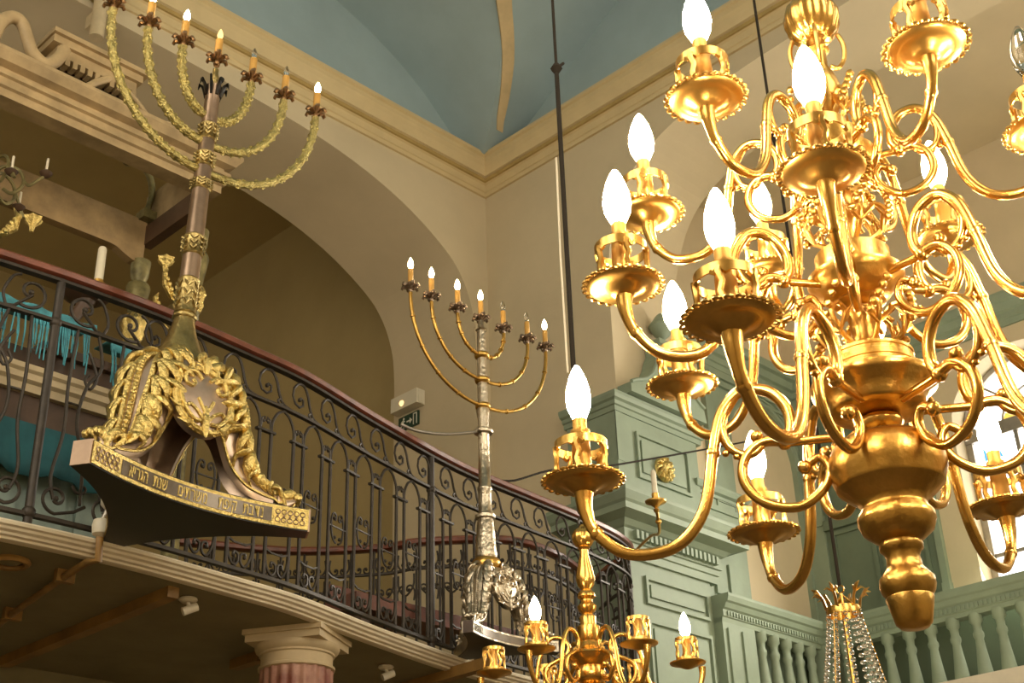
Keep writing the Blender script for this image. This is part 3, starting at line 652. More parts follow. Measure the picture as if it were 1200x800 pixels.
for ti, (r, z, ph, sr, szz) in enumerate(TIERS):
    dz = z-cb[2]
    T = lambda pts: [(u*sr*1.0, 0, dz+v*szz) for u, v in pts]
    fit = r/(.36*sr)
    T = lambda pts: [(u*r/.36, 0, dz+v*szz) for u, v in pts]
    q = [.9, .85, .8][ti]
    mb = MB(); m_ = spline(T(MAIN), 6); n_ = len(m_)
    rad = [(.0085+.0055*max(0, 1-i/9.))*q for i in range(n_)]
    mb.tube(m_, rad, 10)
    mb.tube(spline(T(LOW), 6), [(.0082-.00004*i)*q for i in range(6*(len(LOW)-1)+1)], 9)
    mb.ball(T(LOW)[-1], .0105*q, 8)
    hk = spline(T(HOOK), 5); mb.tube(hk, [(.0075-.00012*i)*q for i in range(len(hk))], 8); mb.ball(hk[-1], .010*q, 8)
    for u, v in ((.185, .028), (.172, .022), (.193, .05)): mb.ball(T([(u, v)])[0], .0055*q, 6)
    mb.tube(T([(.05*.36/r*1.0, .034), (.118, .034)]), .0065*q, 8)
    mb.ball(T([(.114, .035)])[0], .0115*q, 8)
    for u, v in ((.2, .03), (.345, -.064)):
        i_ = min(range(n_), key=lambda i: (m_[i]-Vector(T([(u, v)])[0])).length)
        d_ = (m_[i_+1]-m_[i_]).normalized(); mb.lathe([(.0092*q, -.004), (.0105*q, 0), (.0092*q, .004)], c=m_[i_], axis=d_, n=10)
    arm = mb.build('arm', 'brass', ch)
    candle_set(arm, (r, 0, dz), [1.0, .98, .98][ti], zq=[1.14, 1.24, 1.24][ti])
    a0 = radians(ph); arm.rotation_euler.z = a0
    for k in range(1, 6):
        c = copytree(arm, ch); c.rotation_euler.z = a0+2*pi*k/6+(radians((0, -6, -.5, 3, 3, 2)[k]) if ti == 0 else 0)
        if ti == 0: c.location.z = (0, 0, -.025, .004, 0, 0)[k]
        if (ti, k) in UNLIT:
            for o in c.children:
                if o.name.startswith('bulb'):
                    o.data = o.data.copy(); o.data.materials[0] = M['bulbglass']; o['label'] = 'unlit clear bulb'

# ------------------------------------------------------------------ small brass chandelier
sb = (2.625, 2.285, 2.2)
s2 = thing('brass_chandelier', sb, 'small brass chandelier with two lit bulbs, hanging low beside the silver candelabrum', 'chandelier')
def L2(prof, name, m='brass', n=32, **k): return MB().lathe([(r, z-sb[2]) for r, z in prof], n=n, **k).build(name, m, s2)
L2([(0, 2.18), (.012, 2.185), (.02, 2.2), (.014, 2.22), (.03, 2.24), (.06, 2.28), (.075, 2.33), (.06, 2.38), (.03, 2.405), (.02, 2.415)], 'vase_body')
L2([(.02, 2.41), (.036, 2.42), (.040, 2.44), (.034, 2.455), (.045, 2.465), (.062, 2.475), (.066, 2.482), (.062, 2.488), (.045, 2.495), (.03, 2.505), (.024, 2.52), (.03, 2.53), (.03, 2.56), (.02, 2.565)], 'arm_ring')
L2([(.02, 2.56), (.022, 2.585), (.014, 2.595), (.024, 2.605), (.026, 2.615), (.016, 2.625), (.015, 2.632), (.024, 2.64), (.022, 2.65), (.013, 2.66), (.022, 2.672), (.026, 2.69), (.02, 2.72), (.012, 2.755), (.011, 2.77), (.017, 2.775), (.012, 2.78)], 'stem')
L2([(.01, 2.775), (.022, 2.783), (.030, 2.797), (.030, 2.812), (.022, 2.826), (.01, 2.833), (.008, 2.84)], 'ball_finial', lobes=12, amp=.03, n=48)
mb = MB().torus((0, 0, 2.853-sb[2]), .014, .0035, 14, 6, axis=(1, 0, 0)).torus((0, 0, 2.885-sb[2]), .016, .0035, 14, 6, axis=(0, 1, 0)); mb.build('hook', 'iron', s2)
mb = MB().tube([(0, 0, 2.89-sb[2]), (0, 0, 4.4-sb[2]), (0, 0, 4.41-sb[2]), (0, 0, 9.0-sb[2])], [.0075, .0075, .005, .005], 8); mb.lathe([(.008, 4.38-sb[2]), (.02, 4.40-sb[2]), (.008, 4.42-sb[2])], n=8)
mb.tube([(0, 0, 4.4-sb[2]), (.025, -.01, 4.43-sb[2])], .005, 6); mb.build('hanging_rod', 'rodiron', s2)
MB().tube([(-.012, .012, 3.3-sb[2]), (-.014, .014, 3.7-sb[2]), (-.011, .012, 4.05-sb[2])], .0035, 6).build('cable', 'cream', s2)
r2, z2 = .25, 2.445
for k in range(6):
    az = radians(191+60*k-1)
    mb = MB(); P = lambda pts: [(u*cos(az), u*sin(az), z2-sb[2]+v) for u, v in pts]
    m_ = spline(P([(.285, -.004), (.283, -.03), (.265, -.07), (.225, -.095), (.175, -.08), (.145, -.03), (.13, .04), (.105, .085), (.075, .09), (.055, .07), (.06, .045), (.085, .03)]), 5)
    mb.tube(m_, [(.006+.004*max(0, 1-i/8.)) for i in range(len(m_))], 8)
    mb.tube(spline(P([(.085, .03), (.11, .015), (.115, -.015), (.095, -.04), (.065, -.03), (.06, -.008), (.075, .0)]), 5), .006, 8)
    mb.tube(P([(.03, .04), (.07, .042)]), .007, 8); mb.ball(P([(.078, 0)])[0], .009, 8)
    arm = mb.build('arm', 'brass', s2); c = P([(r2, 0)])[0]
    MB().lathe([(0, -.008), (.012, -.006), (.03, .002), (.046, .006), (.047, .009), (.03, .007), (0, .006)], c=c, n=28).build('drip_pan', 'brassrim', arm)
    cg = MB().lathe([(.026, .064), (.0285, .064), (.0285, .072), (.026, .072), (.026, .064)], c=c, n=24).lathe([(.026, .008), (.0285, .008), (.0285, .02), (.026, .02), (.026, .008)], c=c, n=24)
    for i in range(7):
        b = 2*pi*i/7; cg.tube([(c[0]+.0273*cos(b+g), c[1]+.0273*sin(b+g), c[2]+h) for g, h in ((0, .018), (.18, .032), (0, .044), (-.18, .054), (0, .066))], .0035, 5)
    cg.build('candle_cage', 'brassrim', arm)
    MB().lathe([(.011, .006), (.011, .074), (.0, .075)], c=c, n=14).build('candle_sleeve', 'sleeve', arm)
    if k in (0, 2):
        MB().lathe([(.006, .074), (.012, .084), (.0155, .098), (.0135, .114), (.006, .134), (0, .142)], c=c, n=16).build('bulb', 'bulbsmall', arm, label='lit bulb')

# ------------------------------------------------------------------ crystal chandelier
kb = (3.93, 2.292, 2.42)
kc = thing('crystal_chandelier', kb, 'crystal bead chandelier with leafy brass crown, hanging before the green balustrade', 'chandelier')
zt = 2.845-kb[2]
MB().lathe([(.052, zt-.015), (.056, zt-.015), (.058, zt+.0), (.056, zt+.012), (.052, zt+.012), (.052, zt-.015)], n=28).build('crown_ring', 'brass', kc)
for i in range(6):
    a = 2*pi*i/6+.2
    mb = MB().tube([(r*cos(a), r*sin(a), zt+z) for r, z in ((.055, .008), (.062, .04), (.082, .07), (.098, .078))], [.014, .012, .016, .002], 6, flat=.35)
    for dd in (-1, 1): mb.tube([(.07*cos(a), .07*sin(a), zt+.05), (.085*cos(a+dd*.18), .085*sin(a+dd*.18), zt+.062), (.098*cos(a+dd*.25), .098*sin(a+dd*.25), zt+.055)], [.006, .008, .001], 5, flat=.5)
    mb.build('crown_leaf', 'brassrim', kc)
for i in range(10):
    a = 2*pi*i/10; mb = MB()
    for j in range(17):
        t = j/16; r = .054+.075*t**1.2; mb.ball((r*cos(a), r*sin(a), zt-.02-.37*t), .009, 6)
    mb.build('bead_strand', 'crystal', kc)
MB().torus((0, 0, .03), .131, .008, 40, 6).build('lower_ring', 'brass', kc)
mb = MB().tube([(0, 0, 0), (0, 0, zt+.06)], .007, 8); mb.torus((0, 0, zt+.075), .014, .003, 12, 5, axis=(1, 0, 0)); mb.build('stem', 'brass', kc)
for i in range(3):
    a = 2*pi*i/3+1; MB().tube([(.054*cos(a), .054*sin(a), zt), (0, 0, zt+.06)], .003, 5).tube([(.054*cos(a), .054*sin(a), zt), (.13*cos(a), .13*sin(a), .03)], .0018, 5).build('stay', 'brass', kc)
mb = MB().tube([(0, 0, zt+.088), (0, 0, 9.0-kb[2])], .006, 6); mb.lathe([(.006, 4.75-kb[2]), (.014, 4.78-kb[2]), (.006, 4.81-kb[2])], n=8); mb.build('hanging_rod', 'rodiron', kc)

# ------------------------------------------------------------------ seven-branched candelabra
def text_glyph(chx, size, depth):
    cu = bpy.data.curves.new('glyph', 'FONT'); cu.body = chx; cu.size = size; cu.extrude = depth; cu.resolution_u = 3
    ob = bpy.data.objects.new('glyph', cu); COL.objects.link(ob)
    dg = bpy.context.evaluated_depsgraph_get(); me = bpy.data.meshes.new_from_object(ob.evaluated_get(dg))
    vs = [tuple(v.co) for v in me.vertices]; fs = [tuple(p.vertices) for p in me.polygons]
    bpy.data.objects.remove(ob); bpy.data.curves.remove(cu); bpy.data.meshes.remove(me)
    return vs, fs
def tripod(t, S, Mleg, Mrel, Mband, Mpan, text=None):
    R = .50*S; th = .082*S
    cor = [radians(a) for a in (90, 210, 330)]
    CF = (.62, 1., 1.)             # the rear corner is cut short against the railing
    def side(i, n=20, out=0., ):      # curved side from corner i to i+1
        a, b = cor[i], cor[(i+1) % 3]
        A = Vector((R*cos(a), R*sin(a), 0))*CF[i]; B = Vector((R*cos(b), R*sin(b), 0))*CF[(i+1) % 3]
        d = (B-A).normalized(); A, B = A+Vector((cos(a+pi/2), sin(a+pi/2), 0))*.035*S+d*.0, B-Vector((cos(b+pi/2), sin(b+pi/2), 0))*.035*S
        nrm = Vector((d.y, -d.x, 0)); res = []
        for k in range(n+1):
            u = k/n; p = A.lerp(B, u)-nrm*((.085 if i == 1 else .06)*S*4*u*(1-u)); res.append(p)
        return res, nrm
    poly = []
    for i in range(3): poly += side(i)[0]
    pl = MB().prism([(p.x, p.y) for p in poly], th, lambda u, v, w_: (u, v, w_)); base = pl.build('base_plate', 'black', t)
    for i in range(3):
        pts, nr = side(i, 40)
        def nn(k):
            d = (pts[min(k+1, 40)]-pts[max(k-1, 0)]).normalized(); return Vector((d.y, -d.x, 0))
        path = [(pts[k]+Vector((0, 0, 0)), nn(k)) for k in range(41)]
        MB().sweep([(-.002, .004*S), (.003, .004*S), (.003, .078*S), (-.002, .078*S)], path).build('inscribed_band' if i == 1 else 'edge_band', Mband, base)
        if i == 1:
            MB().sweep([(.0, .016*S), (.0045, .016*S), (.0045, .066*S), (.0, .066*S)], path[6:35]).build('dark_panel', 'panelsilver', base)
            for k0, k1 in ((1, 6), (35, 40)):
                orn = MB()
                for k in range(k0, k1):
                    p = pts[k]+nn(k)*.004
                    for zz in (.026, .055): orn.torus(p+Vector((0, 0, zz*S)), .009*S, .002*S, 8, 4, axis=nn(k))
                    orn.ball(p+Vector((0, 0, .04*S)), .005*S, 6)
                orn.build('scroll_ornament', Mpan, base)
            if text:
                wid = []; gl = [text_glyph(c_, .062*S, .002) if c_ != ' ' else None for c_ in text]
                for g in gl: wid.append(max(v[0] for v in g[0])-min(v[0] for v in g[0]) if g and g[0] else .03*S)
                tot = sum(wid)+.008*S*(len(text)-1)
                seg = [0.]
                for k in range(40): seg.append(seg[-1]+(pts[k+1]-pts[k]).length)
                full = seg[33]-seg[7]; f = min(1.25, full*.96/tot); pos = seg[7]+(full-tot*f)/2
                tx = MB()
                for g, w_ in zip(gl, wid):
                    if g:
                        x0 = min(v[0] for v in g[0]); vs = []
                        for vx, vy, vz in g[0]:
                            sx_ = pos+(vx-x0)*f; k = 0
                            while k < 39 and seg[k+1] < sx_: k += 1
                            fr = (sx_-seg[k])/(seg[k+1]-seg[k]); p = pts[k].lerp(pts[k+1], fr)
                            n_ = nn(k).lerp(nn(k+1), fr); q = p+n_*(.0055+vz); vs.append((q.x, q.y, .021*S+vy*1.0))
                        tx.add(vs, g[1], False)
                    pos += (w_+.008*S)*f
                tx.build('inscription', Mrel, base)
    for a in cor[1:]:
        er = Vector((cos(a), sin(a), 0)); et = Vector((-sin(a), cos(a), 0))
        MB().obox(er*(R+.003*S)+Vector((0, 0, .041*S)), et*.034*S, er*.003, Vector((0, 0, .041*S))).build('corner_cap', 'bronze' if S == 1 else 'darkwood', base)
    prof = [(.075, .572, .075), (.125, .565, .115), (.18, .54, .15), (.222, .50, .175), (.245, .45, .20), (.256, .39, .185), (.265, .33, .15), (.275, .26, .125), (.295, .19, .11), (.335, .135, .09), (.385, .11, .06), (.43, .105, .035), (.455, .125, .02)]
    prof = [tuple(p) for p in spline(prof, 4)]
    for a in cor:
        er = Vector((cos(a), sin(a), 0)); ez = Vector((0, 0, 1))
        sd = {-1: Vector((cos(a-radians(136)), sin(a-radians(136)), 0)), 1: Vector((cos(a+radians(136)), sin(a+radians(136)), 0))}
        K = len(prof); m = 7
        kf = CF[0] if a == cor[0] else 1.
        ridge = [er*(r*S*kf)+ez*(z*S) for r, z, w_ in prof]
        tang = [(ridge[min(k+1, K-1)]-ridge[max(k-1, 0)]).normalized() for k in range(K)]
        def surf(k, u, h=0.):          # u -1..1 across the ridge
            g = 1 if u >= 0 else -1; d = sd[g]; w_ = prof[k][2]*S*(1. if S == 1 else .72); t_ = abs(u)
            nrm = d.cross(tang[k]); nrm = -nrm if nrm.dot(er) < 0 else nrm; nrm.normalize()
            return ridge[k]+d*(w_*t_)+nrm*(.02*S*sin(pi*t_)+h*S)
        vs = []
        us = [-1+2*j/(2*m) for j in range(2*m+1)]
        for k in range(K):
            for u in us: vs.append(surf(k, u))
            for u in us[::-1]: vs.append(surf(k, u, -.022) - (er*.012*S if abs(u) < .3 else er*0))
        M2 = len(us)*2
        fs = [(i*M2+j, i*M2+(j+1) % M2, (i+1)*M2+(j+1) % M2, (i+1)*M2+j) for i in range(K-1) for j in range(M2)]
        fs += [tuple(range(M2)), tuple(range((K-1)*M2, K*M2))]
        leg = MB().add(vs, fs).build('leg', Mleg, t)
        rel = MB()
        edge = [surf(k, 0, .006) for k in range(K)]
        rel.tube(edge, .009*S, 6)
        acc = 0.
        for k in range(1, K-6):
            n_ = max(1, round((edge[k+1]-edge[k]).length/(.017*S)))
            for q in range(n_): rel.ball(edge[k].lerp(edge[k+1], q/n_)+er*(.008*S), .0105*S, 6)
        for g in (-1, 1):
            rel.tube([surf(k, g*.98, .004) for k in range(2, K-3)], .006*S, 5)
            rel.tube([surf(k, g*.2, .008) for k in range(2, K-3)], [.013*S*(1-.4*k/K) for k in range(2, K-3)], 6, flat=.6)
            for k in range(3, K-7, 5):
                q = 1.0 if k < K*.6 else .75
                for (u1, u2, dk, rr) in ((.3, .62, 4, 1.), (.35, .88, 2, .85), (.25, .42, 6, .8)):
                    k2 = min(K-2, k+dk); k3 = min(K-1, k+dk+2)
                    lp = spline([surf(k, g*.18, .008), surf(k, g*u1, .02), surf((k+k2)//2, g*(u1+u2)/2, .030), surf(k2, g*u2, .022), surf(k3, g*min(.95, u2*1.06), .004)], 3); lr = [interp([(0, .010), (3, .020), (6, .026), (9, .020), (12, .006)], i_)*S*rr*q for i_ in range(13)]; rel.tube(lp, lr, 8, flat=.55)
        e = ridge[-1]; et = Vector((-sin(a), cos(a), 0))
        for k in range(5): rel.ball(e+et*((k-2)*.012*S)+er*(.006*S)+ez*(.006*S*(k % 2)), .016*S, 6)
        rel.tube([ridge[-8]+ez*.02*S, ridge[-4]+ez*.03*S, ridge[-1]+ez*.02*S], [.02*S, .028*S, .012*S], 7)
        rel.build('acanthus_relief', Mrel, leg)
    MB().lathe([(.085*S, .585*S), (.115*S, .575*S), (.14*S, .555*S), (.15*S, .52*S), (.15*S, .47*S), (.13*S, .47*S), (.13*S, .52*S), (.08*S, .56*S)], n=36).build('apron', Mleg, t)
    for a in (radians(270),):
        er = Vector((cos(a), sin(a), 0)); et = Vector((-sin(a), cos(a), 0)); nz = Vector((0, 0, 1))
        n_ = (er+nz*.15).normalized(); upv = et.cross(n_)*-1; upv = upv if upv.z > 0 else -upv
        c = er*(.195*S)+nz*(.385*S)
        Q = lambda u, v, w_=0.: c+et*(u*S)+upv*(v*S)+n_*(w_*S)
        md = MB(); k = 28; vs = [Q(0, 0, .022)]
        for i in range(k): b = 2*pi*i/k; vs.append(Q(.08*cos(b), .09*sin(b), .016))
        for i in range(k): b = 2*pi*i/k; vs.append(Q(.118*cos(b), .132*sin(b), 0))
        for i in range(k): b = 2*pi*i/k; vs.append(Q(.118*cos(b), .132*sin(b), -.03))
        fs = [(0, 1+i, 1+(i+1) % k) for i in range(k)]
        for q in range(2): fs += [(1+q*k+i, 1+(q+1)*k+i, 1+(q+1)*k+(i+1) % k, 1+q*k+(i+1) % k) for i in range(k)]
        fs.append(tuple(range(1+2*k, 1+3*k)))
        MD = md.add(vs, fs).build('medallion', Mleg, t)
        rl = MB().tube([Q(.112*cos(2*pi*i/32), .126*sin(2*pi*i/32), .006) for i in range(32)], .014*S, 6, closed=True)
        for sgn in (-1, 1):
            for pts in ([(.015, .075), (.045, .10), (.078, .085), (.082, .05), (.06, .035), (.045, .05), (.055, .062)], [(.10, .0), (.085, -.05), (.05, -.09), (.02, -.095)], [(.0, -.10), (.03, -.06), (.06, -.04), (.075, -.05)], [(.0, -.06), (.018, -.03), (.03, -.005)]):
                rl.tube([Q(sgn*u, v, .02) for u, v in smoothpts(pts, 3)], .0075*S, 6)
            for i in range(6):
                b = radians(-60+30*i); rl.tube([Q(sgn*.10*cos(b), .112*sin(b), .012), Q(sgn*.125*cos(b+.12), .14*sin(b+.12), .016), Q(sgn*.138*cos(b+.3), .15*sin(b+.3), .006)], [.01*S, .013*S, .002*S], 5, flat=.6)
        for pts in ([(0, -.03), (0, -.08), (0, -.125), (0, -.155)], [(0, .10), (0, .13), (0, .165)]):
            rl.tube([Q(u, v, .02) for u, v in pts], [.006*S, .017*S, .012*S, .003*S][:len(pts)], 6)
        rl.build('scroll_relief', Mrel, MD)

def flower_cup(mb, c, s, petals):
    c = Vector(c)
    mb.lathe([(.006*s, -.03*s), (.012*s, -.022*s), (.010*s, -.012*s), (.022*s, 0), (.028*s, .012*s), (.018*s, .018*s), (.018*s, .026*s), (0, .026*s)], c=c, n=12)
    for i in range(petals):
        a = 2*pi*i/petals
        mb.tube([c+Vector((.014*s*cos(a), .014*s*sin(a), -.006*s)), c+Vector((.028*s*cos(a), .028*s*sin(a), .006*s)), c+Vector((.040*s*cos(a), .040*s*sin(a), .008*s)), c+Vector((.047*s*cos(a), .047*s*sin(a), -.004*s)), c+Vector((.043*s*cos(a), .043*s*sin(a), -.012*s))], [.012*s, .017*s, .017*s, .012*s, .004*s], 7, flat=.6)
def flame(par, c, s, m, lab=None):
    return MB().lathe([(.005*s, 0), (.010*s, .008*s), (.0135*s, .02*s), (.011*s, .036*s), (.005*s, .052*s), (0, .06*s)], c=c, n=14).build('bulb', m, par, label=lab)

mb1 = (2.262, 3.865, 3.2)
m1 = thing('menorah', mb1, 'tall gilded seven-branched candelabrum on an inscribed three-cornered black base', 'candelabrum')
m1.rotation_euler.y = radians(1.9)
tripod(m1, 1., 'rosebronze', 'gilt', 'gilt', 'bronze', 'אירגה תנש  םיתרשמ  תפיק תבדנ')
MB().lathe([(.10, .57), (.104, .585), (.098, .60), (.094, .605), (.082, .64), (.066, .68), (.052, .72), (.042, .76), (.038, .785), (.044, .79), (.044, .80), (.037, .805)], n=40, lobes=10, amp=.02).build('collar', 'giltdark', m1)
MB().lathe([(.036, .80), (.037, .88), (.036, 1.0), (.034, 1.3), (.031, 1.6), (.029, 1.86), (.034, 1.87)], n=28).build('shaft', 'bronze', m1)
for z0, z1, r in ((.805, .96, .039), (1.06, 1.15, .0385), (1.36, 1.41, .0365), (1.47, 1.54, .0355), (1.60, 1.68, .0345)):
    mb = MB().lathe([(r-.002, z0), (r+.003, z0+.006), (r, z0+.012), (r, z1-.012), (r+.003, z1-.006), (r-.002, z1)], n=28)
    h = z1-z0
    for i in range(6):
        a = 2*pi*i/6
        for k in range(3):
            zz_ = z0+h*(.2+.25*k); mb.tube([(r*cos(a), r*sin(a), zz_), ((r+.006)*cos(a+.25), (r+.006)*sin(a+.25), zz_+h*.1), (r*cos(a+.45), r*sin(a+.45), zz_+h*.2)], [.003, .006, .001], 5)
            mb.tube([(r*cos(a), r*sin(a), zz_), ((r+.006)*cos(a-.25), (r+.006)*sin(a-.25), zz_+h*.1), (r*cos(a-.45), r*sin(a-.45), zz_+h*.2)], [.003, .006, .001], 5)
    mb.build('gilt_sleeve', 'giltdark', m1)
mb = MB()
for i in range(8):
    a = 2*pi*i/8; mb.tube([(.03*cos(a), .03*sin(a), 1.82), (.042*cos(a), .042*sin(a), 1.87), (.058*cos(a), .058*sin(a), 1.885), (.062*cos(a), .062*sin(a), 1.86)], [.01, .014, .012, .003], 6, flat=.5)
mb.build('leaf_crown', 'black', m1)
def m1cand(par, x, z, kind):
    mb = MB(); flower_cup(mb, (x, 0, z), .95, 6); mb.build('drip_cup', 'cup', par)
    cd_ = MB().lathe([(.0155, z+.02), (.0155, z+.10), (.009, z+.105), (0, z+.105)], c=(x, 0, 0), n=16).build('candle', 'waxy', par)
    if kind == 'lit': flame(par, (x, 0, z+.105), 1.05, 'bulbsmall', 'lit bulb')
    elif kind == 'dim': flame(par, (x, 0, z+.105), .95, 'bulbdim', 'dimly glowing bulb')
    else: flame(par, (x, 0, z+.105), .95, 'bulbglass', 'unlit clear bulb')
CZ = 2.02
state = {-3: 'lit', -2: 'lit', -1: 'lit', 1: 'off', 2: 'off', 3: 'lit'}
CR = radians(-1)
for i, (dx, z0) in enumerate(((.168, 1.72), (.332, 1.59), (.497, 1.455))):
    for sgn in (-1, 1):
        H = CZ-.03-z0; pts = []
        for k in range(25):
            b = pi/2*k/24; pts.append((sgn*(.02+(dx*(.95 if sgn < 0 else 1.01)-.02)*sin(b)), 0, z0+H*(1-cos(b))**1.05))
        mb = MB().tube(pts, [.0165+.001*sin(k*2.1) for k in range(25)], 9)
        for k in range(2, 24):       # leaf scales round the branch
            p = Vector(pts[k]); d = (Vector(pts[k+1])-p).normalized()
            for j in range(3):
                a = 2*pi*j/3+k*1.1; o_ = Vector((d.z*cos(a)*sgn, sin(a), -d.x*cos(a)*sgn))*.016
                mb.tube([p+o_*.8, p+o_*1.0+d*.012, p+o_*.93+d*.024], [.003, .0075, .003], 5)
        arm = mb.build('branch', 'branchgilt', m1); arm.rotation_euler.z = CR
        m1cand(arm, sgn*dx*(.95 if sgn < 0 else 1.01), CZ, state[sgn*(i+1)])
cen = MB().lathe([(.012, 1.865), (.01, 1.90), (.018, 1.92), (.012, 1.94), (.012, 1.965)], n=14).build('top_socket', 'giltdark', m1)
m1cand(cen, 0, CZ, 'dim')

mb2 = (4.315, 4.37, 3.2)
m2 = thing('menorah', mb2, 'slender silver seven-branched candelabrum with thin brass branches, standing before the wall corner', 'candelabrum')
tripod(m2, .66, 'silver', 'silver', 'silver', 'steel')
MB().lathe([(.05, .375), (.062, .385), (.07, .40), (.07, .42), (.06, .435), (.05, .44)], n=24).build('collar', 'brassold', m2, label='gilt collar ring')
MB().lathe([(.045, .43), (.052, .445), (.054, .46), (.05, .48), (.046, .55), (.040, .62), (.037, .635), (.048, .64), (.05, .655), (.04, .66), (.033, .67), (.032, .78), (.036, .785), (.036, .80), (.03, .805), (.027, 1.08), (.03, 1.085)], n=24).build('lower_shaft', 'silver', m2)
MB().lathe([(.027, 1.08), (.046, 1.085), (.05, 1.095), (.046, 1.105), (.027, 1.11), (.027, 1.16), (.034, 1.21), (.03, 1.22)], n=24).build('ring_knop', 'silver', m2)
MB().lathe([(.026, 1.2), (.024, 1.5), (.022, 1.66), (.03, 1.665), (.016, 1.68), (.014, 1.72)], n=20, lobes=5, amp=.05).build('upper_shaft', 'silver', m2)
def m2cand(par, x, z, kind):
    mb = MB(); flower_cup(mb, (x, 0, z), .95, 6); mb.build('drip_cup', 'bronze', par)
    MB().lathe([(.0135, z+.02), (.0135, z+.10), (.008, z+.105), (0, z+.105)], c=(x, 0, 0), n=16).build('candle', 'waxy', par)
    if kind: flame(par, (x, 0, z+.105), 1.1, 'bulbsmall', 'lit bulb')
    else: flame(par, (x, 0, z+.105), 1.05, 'bulbglass', 'unlit clear bulb')
CZ2 = 1.735
st2 = {-3: 1, -2: 1, -1: 1, 1: 0, 2: 0, 3: 1}
for i, (dx, z0) in enumerate(((.165, 1.52), (.345, 1.38), (.485, 1.235))):
    for sgn in (-1, 1):
        H = CZ2-.03-z0; pts = []
        for k in range(25):
            b = pi/2*k/24; pts.append((sgn*(.02+(dx-.02)*sin(b)), 0, z0+H*(1-cos(b))**1.05))
        mb = MB().tube(pts, .0095, 8)
        for k in (5, 10, 15, 20):
            d = (Vector(pts[k+1])-Vector(pts[k])).normalized(); mb.lathe([(.009, -.006), (.014, -.003), (.014, .003), (.009, .006)], c=pts[k], axis=d, n=10)
        arm = mb.build('branch', 'brassold', m2, label='thin ringed brass branch')
        m2cand(arm, sgn*dx, CZ2, st2[sgn*(i+1)])
    MB().lathe([(.024, z0-.02), (.036, z0-.014), (.04, z0), (.036, z0+.01), (.024, z0+.014)], n=20).build('knop', 'brassold', m2)
cen = MB().lathe([(.013, 1.69), (.013, 1.715)], n=12).build('top_socket', 'brassold', m2)
m2cand(cen, 0, CZ2, 1)

# ------------------------------------------------------------------ wires, emergency light and exit sign
st = MB().tube(spline([(3.86, 4.47, 4.235), (3.95, 4.44, 4.215), (4.1, 4.40, 4.23), (4.30, 4.375, 4.295)], 5), .008, 8)
st.torus((4.315, 4.37, 4.295), .03, .006, 14, 6)
tag(st.build('iron_stay', 'steel'), 'curved iron stay from the handrail to the silver candelabrum shaft', 'stay')
t = thing('emergency_light', (6.255, 7.115, 5.94), 'white boxy emergency light glowing on the arch side above the exit sign', 'light')
MB().box((-.085, -.15, 0), (0, .15, .12)).box((-.065, -.155, .005), (-.02, .155, .115)).build('housing', 'white', t)
MB().lathe([(0, 0), (.024, 0), (.02, .01), (0, .013)], c=(-.085, .02, .045), axis=(-1, 0, 0), n=16).build('lamp', 'bulbdim', t, label='glowing lamp')
t = thing('exit_sign', (6.255, 7.14, 5.80), 'dark green exit sign with white running man, arrow and doorway below the emergency light', 'sign')
MB().box((-.012, -.115, 0), (0, .115, .115)).build('plate', 'signgreen', t)
pm = MB()
def pg(pts): pm.prism(pts, .003, lambda u, v, w_: (-.0125-w_, -u, v))
def circ(cx, cy, r, n=12): return [(cx+r*cos(2*pi*i/n), cy+r*sin(2*pi*i/n)) for i in range(n)]
def bar(a, b, w_):
    d = Vector((b[0]-a[0], b[1]-a[1])); n_ = Vector((-d.y, d.x)).normalized()*w_/2
    pg([(a[0]+n_.x, a[1]+n_.y), (a[0]-n_.x, a[1]-n_.y), (b[0]-n_.x, b[1]-n_.y), (b[0]+n_.x, b[1]+n_.y)])
pg(circ(-.052, .092, .009)); bar((-.056, .082), (-.064, .052), .016); bar((-.058, .078), (-.038, .066), .007); bar((-.06, .078), (-.082, .068), .007)
bar((-.064, .054), (-.045, .036), .009); bar((-.046, .038), (-.052, .014), .008); bar((-.064, .052), (-.078, .034), .009); bar((-.078, .034), (-.096, .032), .008)
bar((-.018, .058), (.026, .058), .012); pg([(.018, .082), (.045, .058), (.018, .034)])
pg([(.056, .012), (.056, .104), (.100, .104), (.100, .012), (.092, .012), (.092, .096), (.064, .096), (.064, .012)])
pm.build('pictogram', 'pictogram', t)
tag(MB().tube(spline([(4.66, 4.62, 4.205), (4.787, 4.62, 4.235), (5.13, 4.68, 4.402), (5.502, 4.74, 4.534), (5.818, 4.78, 4.65), (7.313, 5.0, 5.267), (8.09, 5.1, 5.596), (8.62, 5.17, 5.82)], 4), .006, 6).build('tie_rod', 'rodiron'), 'thin dark tie rod stretching from the iron railing to the far green panelled wall', 'rod')

# ------------------------------------------------------------------ green panelled pier and entablature
def box(a, b): return MB().box(a, b)
def mold(y, x0, x1, prof, ret=True):       # horizontal moulding on the face y (outwards -y), returned on the left end
    path = [((x0, y+.45, 0), (-1, 0, 0)), ((x0, y, 0), (-1, -1, 0)), ((x1, y, 0), (0, -1, 0))] if ret else [((x0, y, 0), (0, -1, 0)), ((x1, y, 0), (0, -1, 0))]
    if ret: path = [((x0, y+.45, 0), (-1, 0, 0)), ((x0, y, 0), (-1, -1, 0)), ((x1, y, 0), (1, -1, 0)), ((x1, y+.3, 0), (1, 0, 0))]
    return MB().sweep(prof, path)
def frame_panel(mb, x0, x1, z0, z1, y, wd=.022, d=.02, inner=.05):
    for a, b in (((x0, y-d, z0), (x1, y, z0+wd)), ((x0, y-d, z1-wd), (x1, y, z1)), ((x0, y-d, z0+wd), (x0+wd, y, z1-wd)), ((x1-wd, y-d, z0+wd), (x1, y, z1-wd))): mb.box(a, b)
    i = inner; mb.box((x0+i, y-d*.7, z0+i), (x1-i, y, z1-i))
S = 'structure'
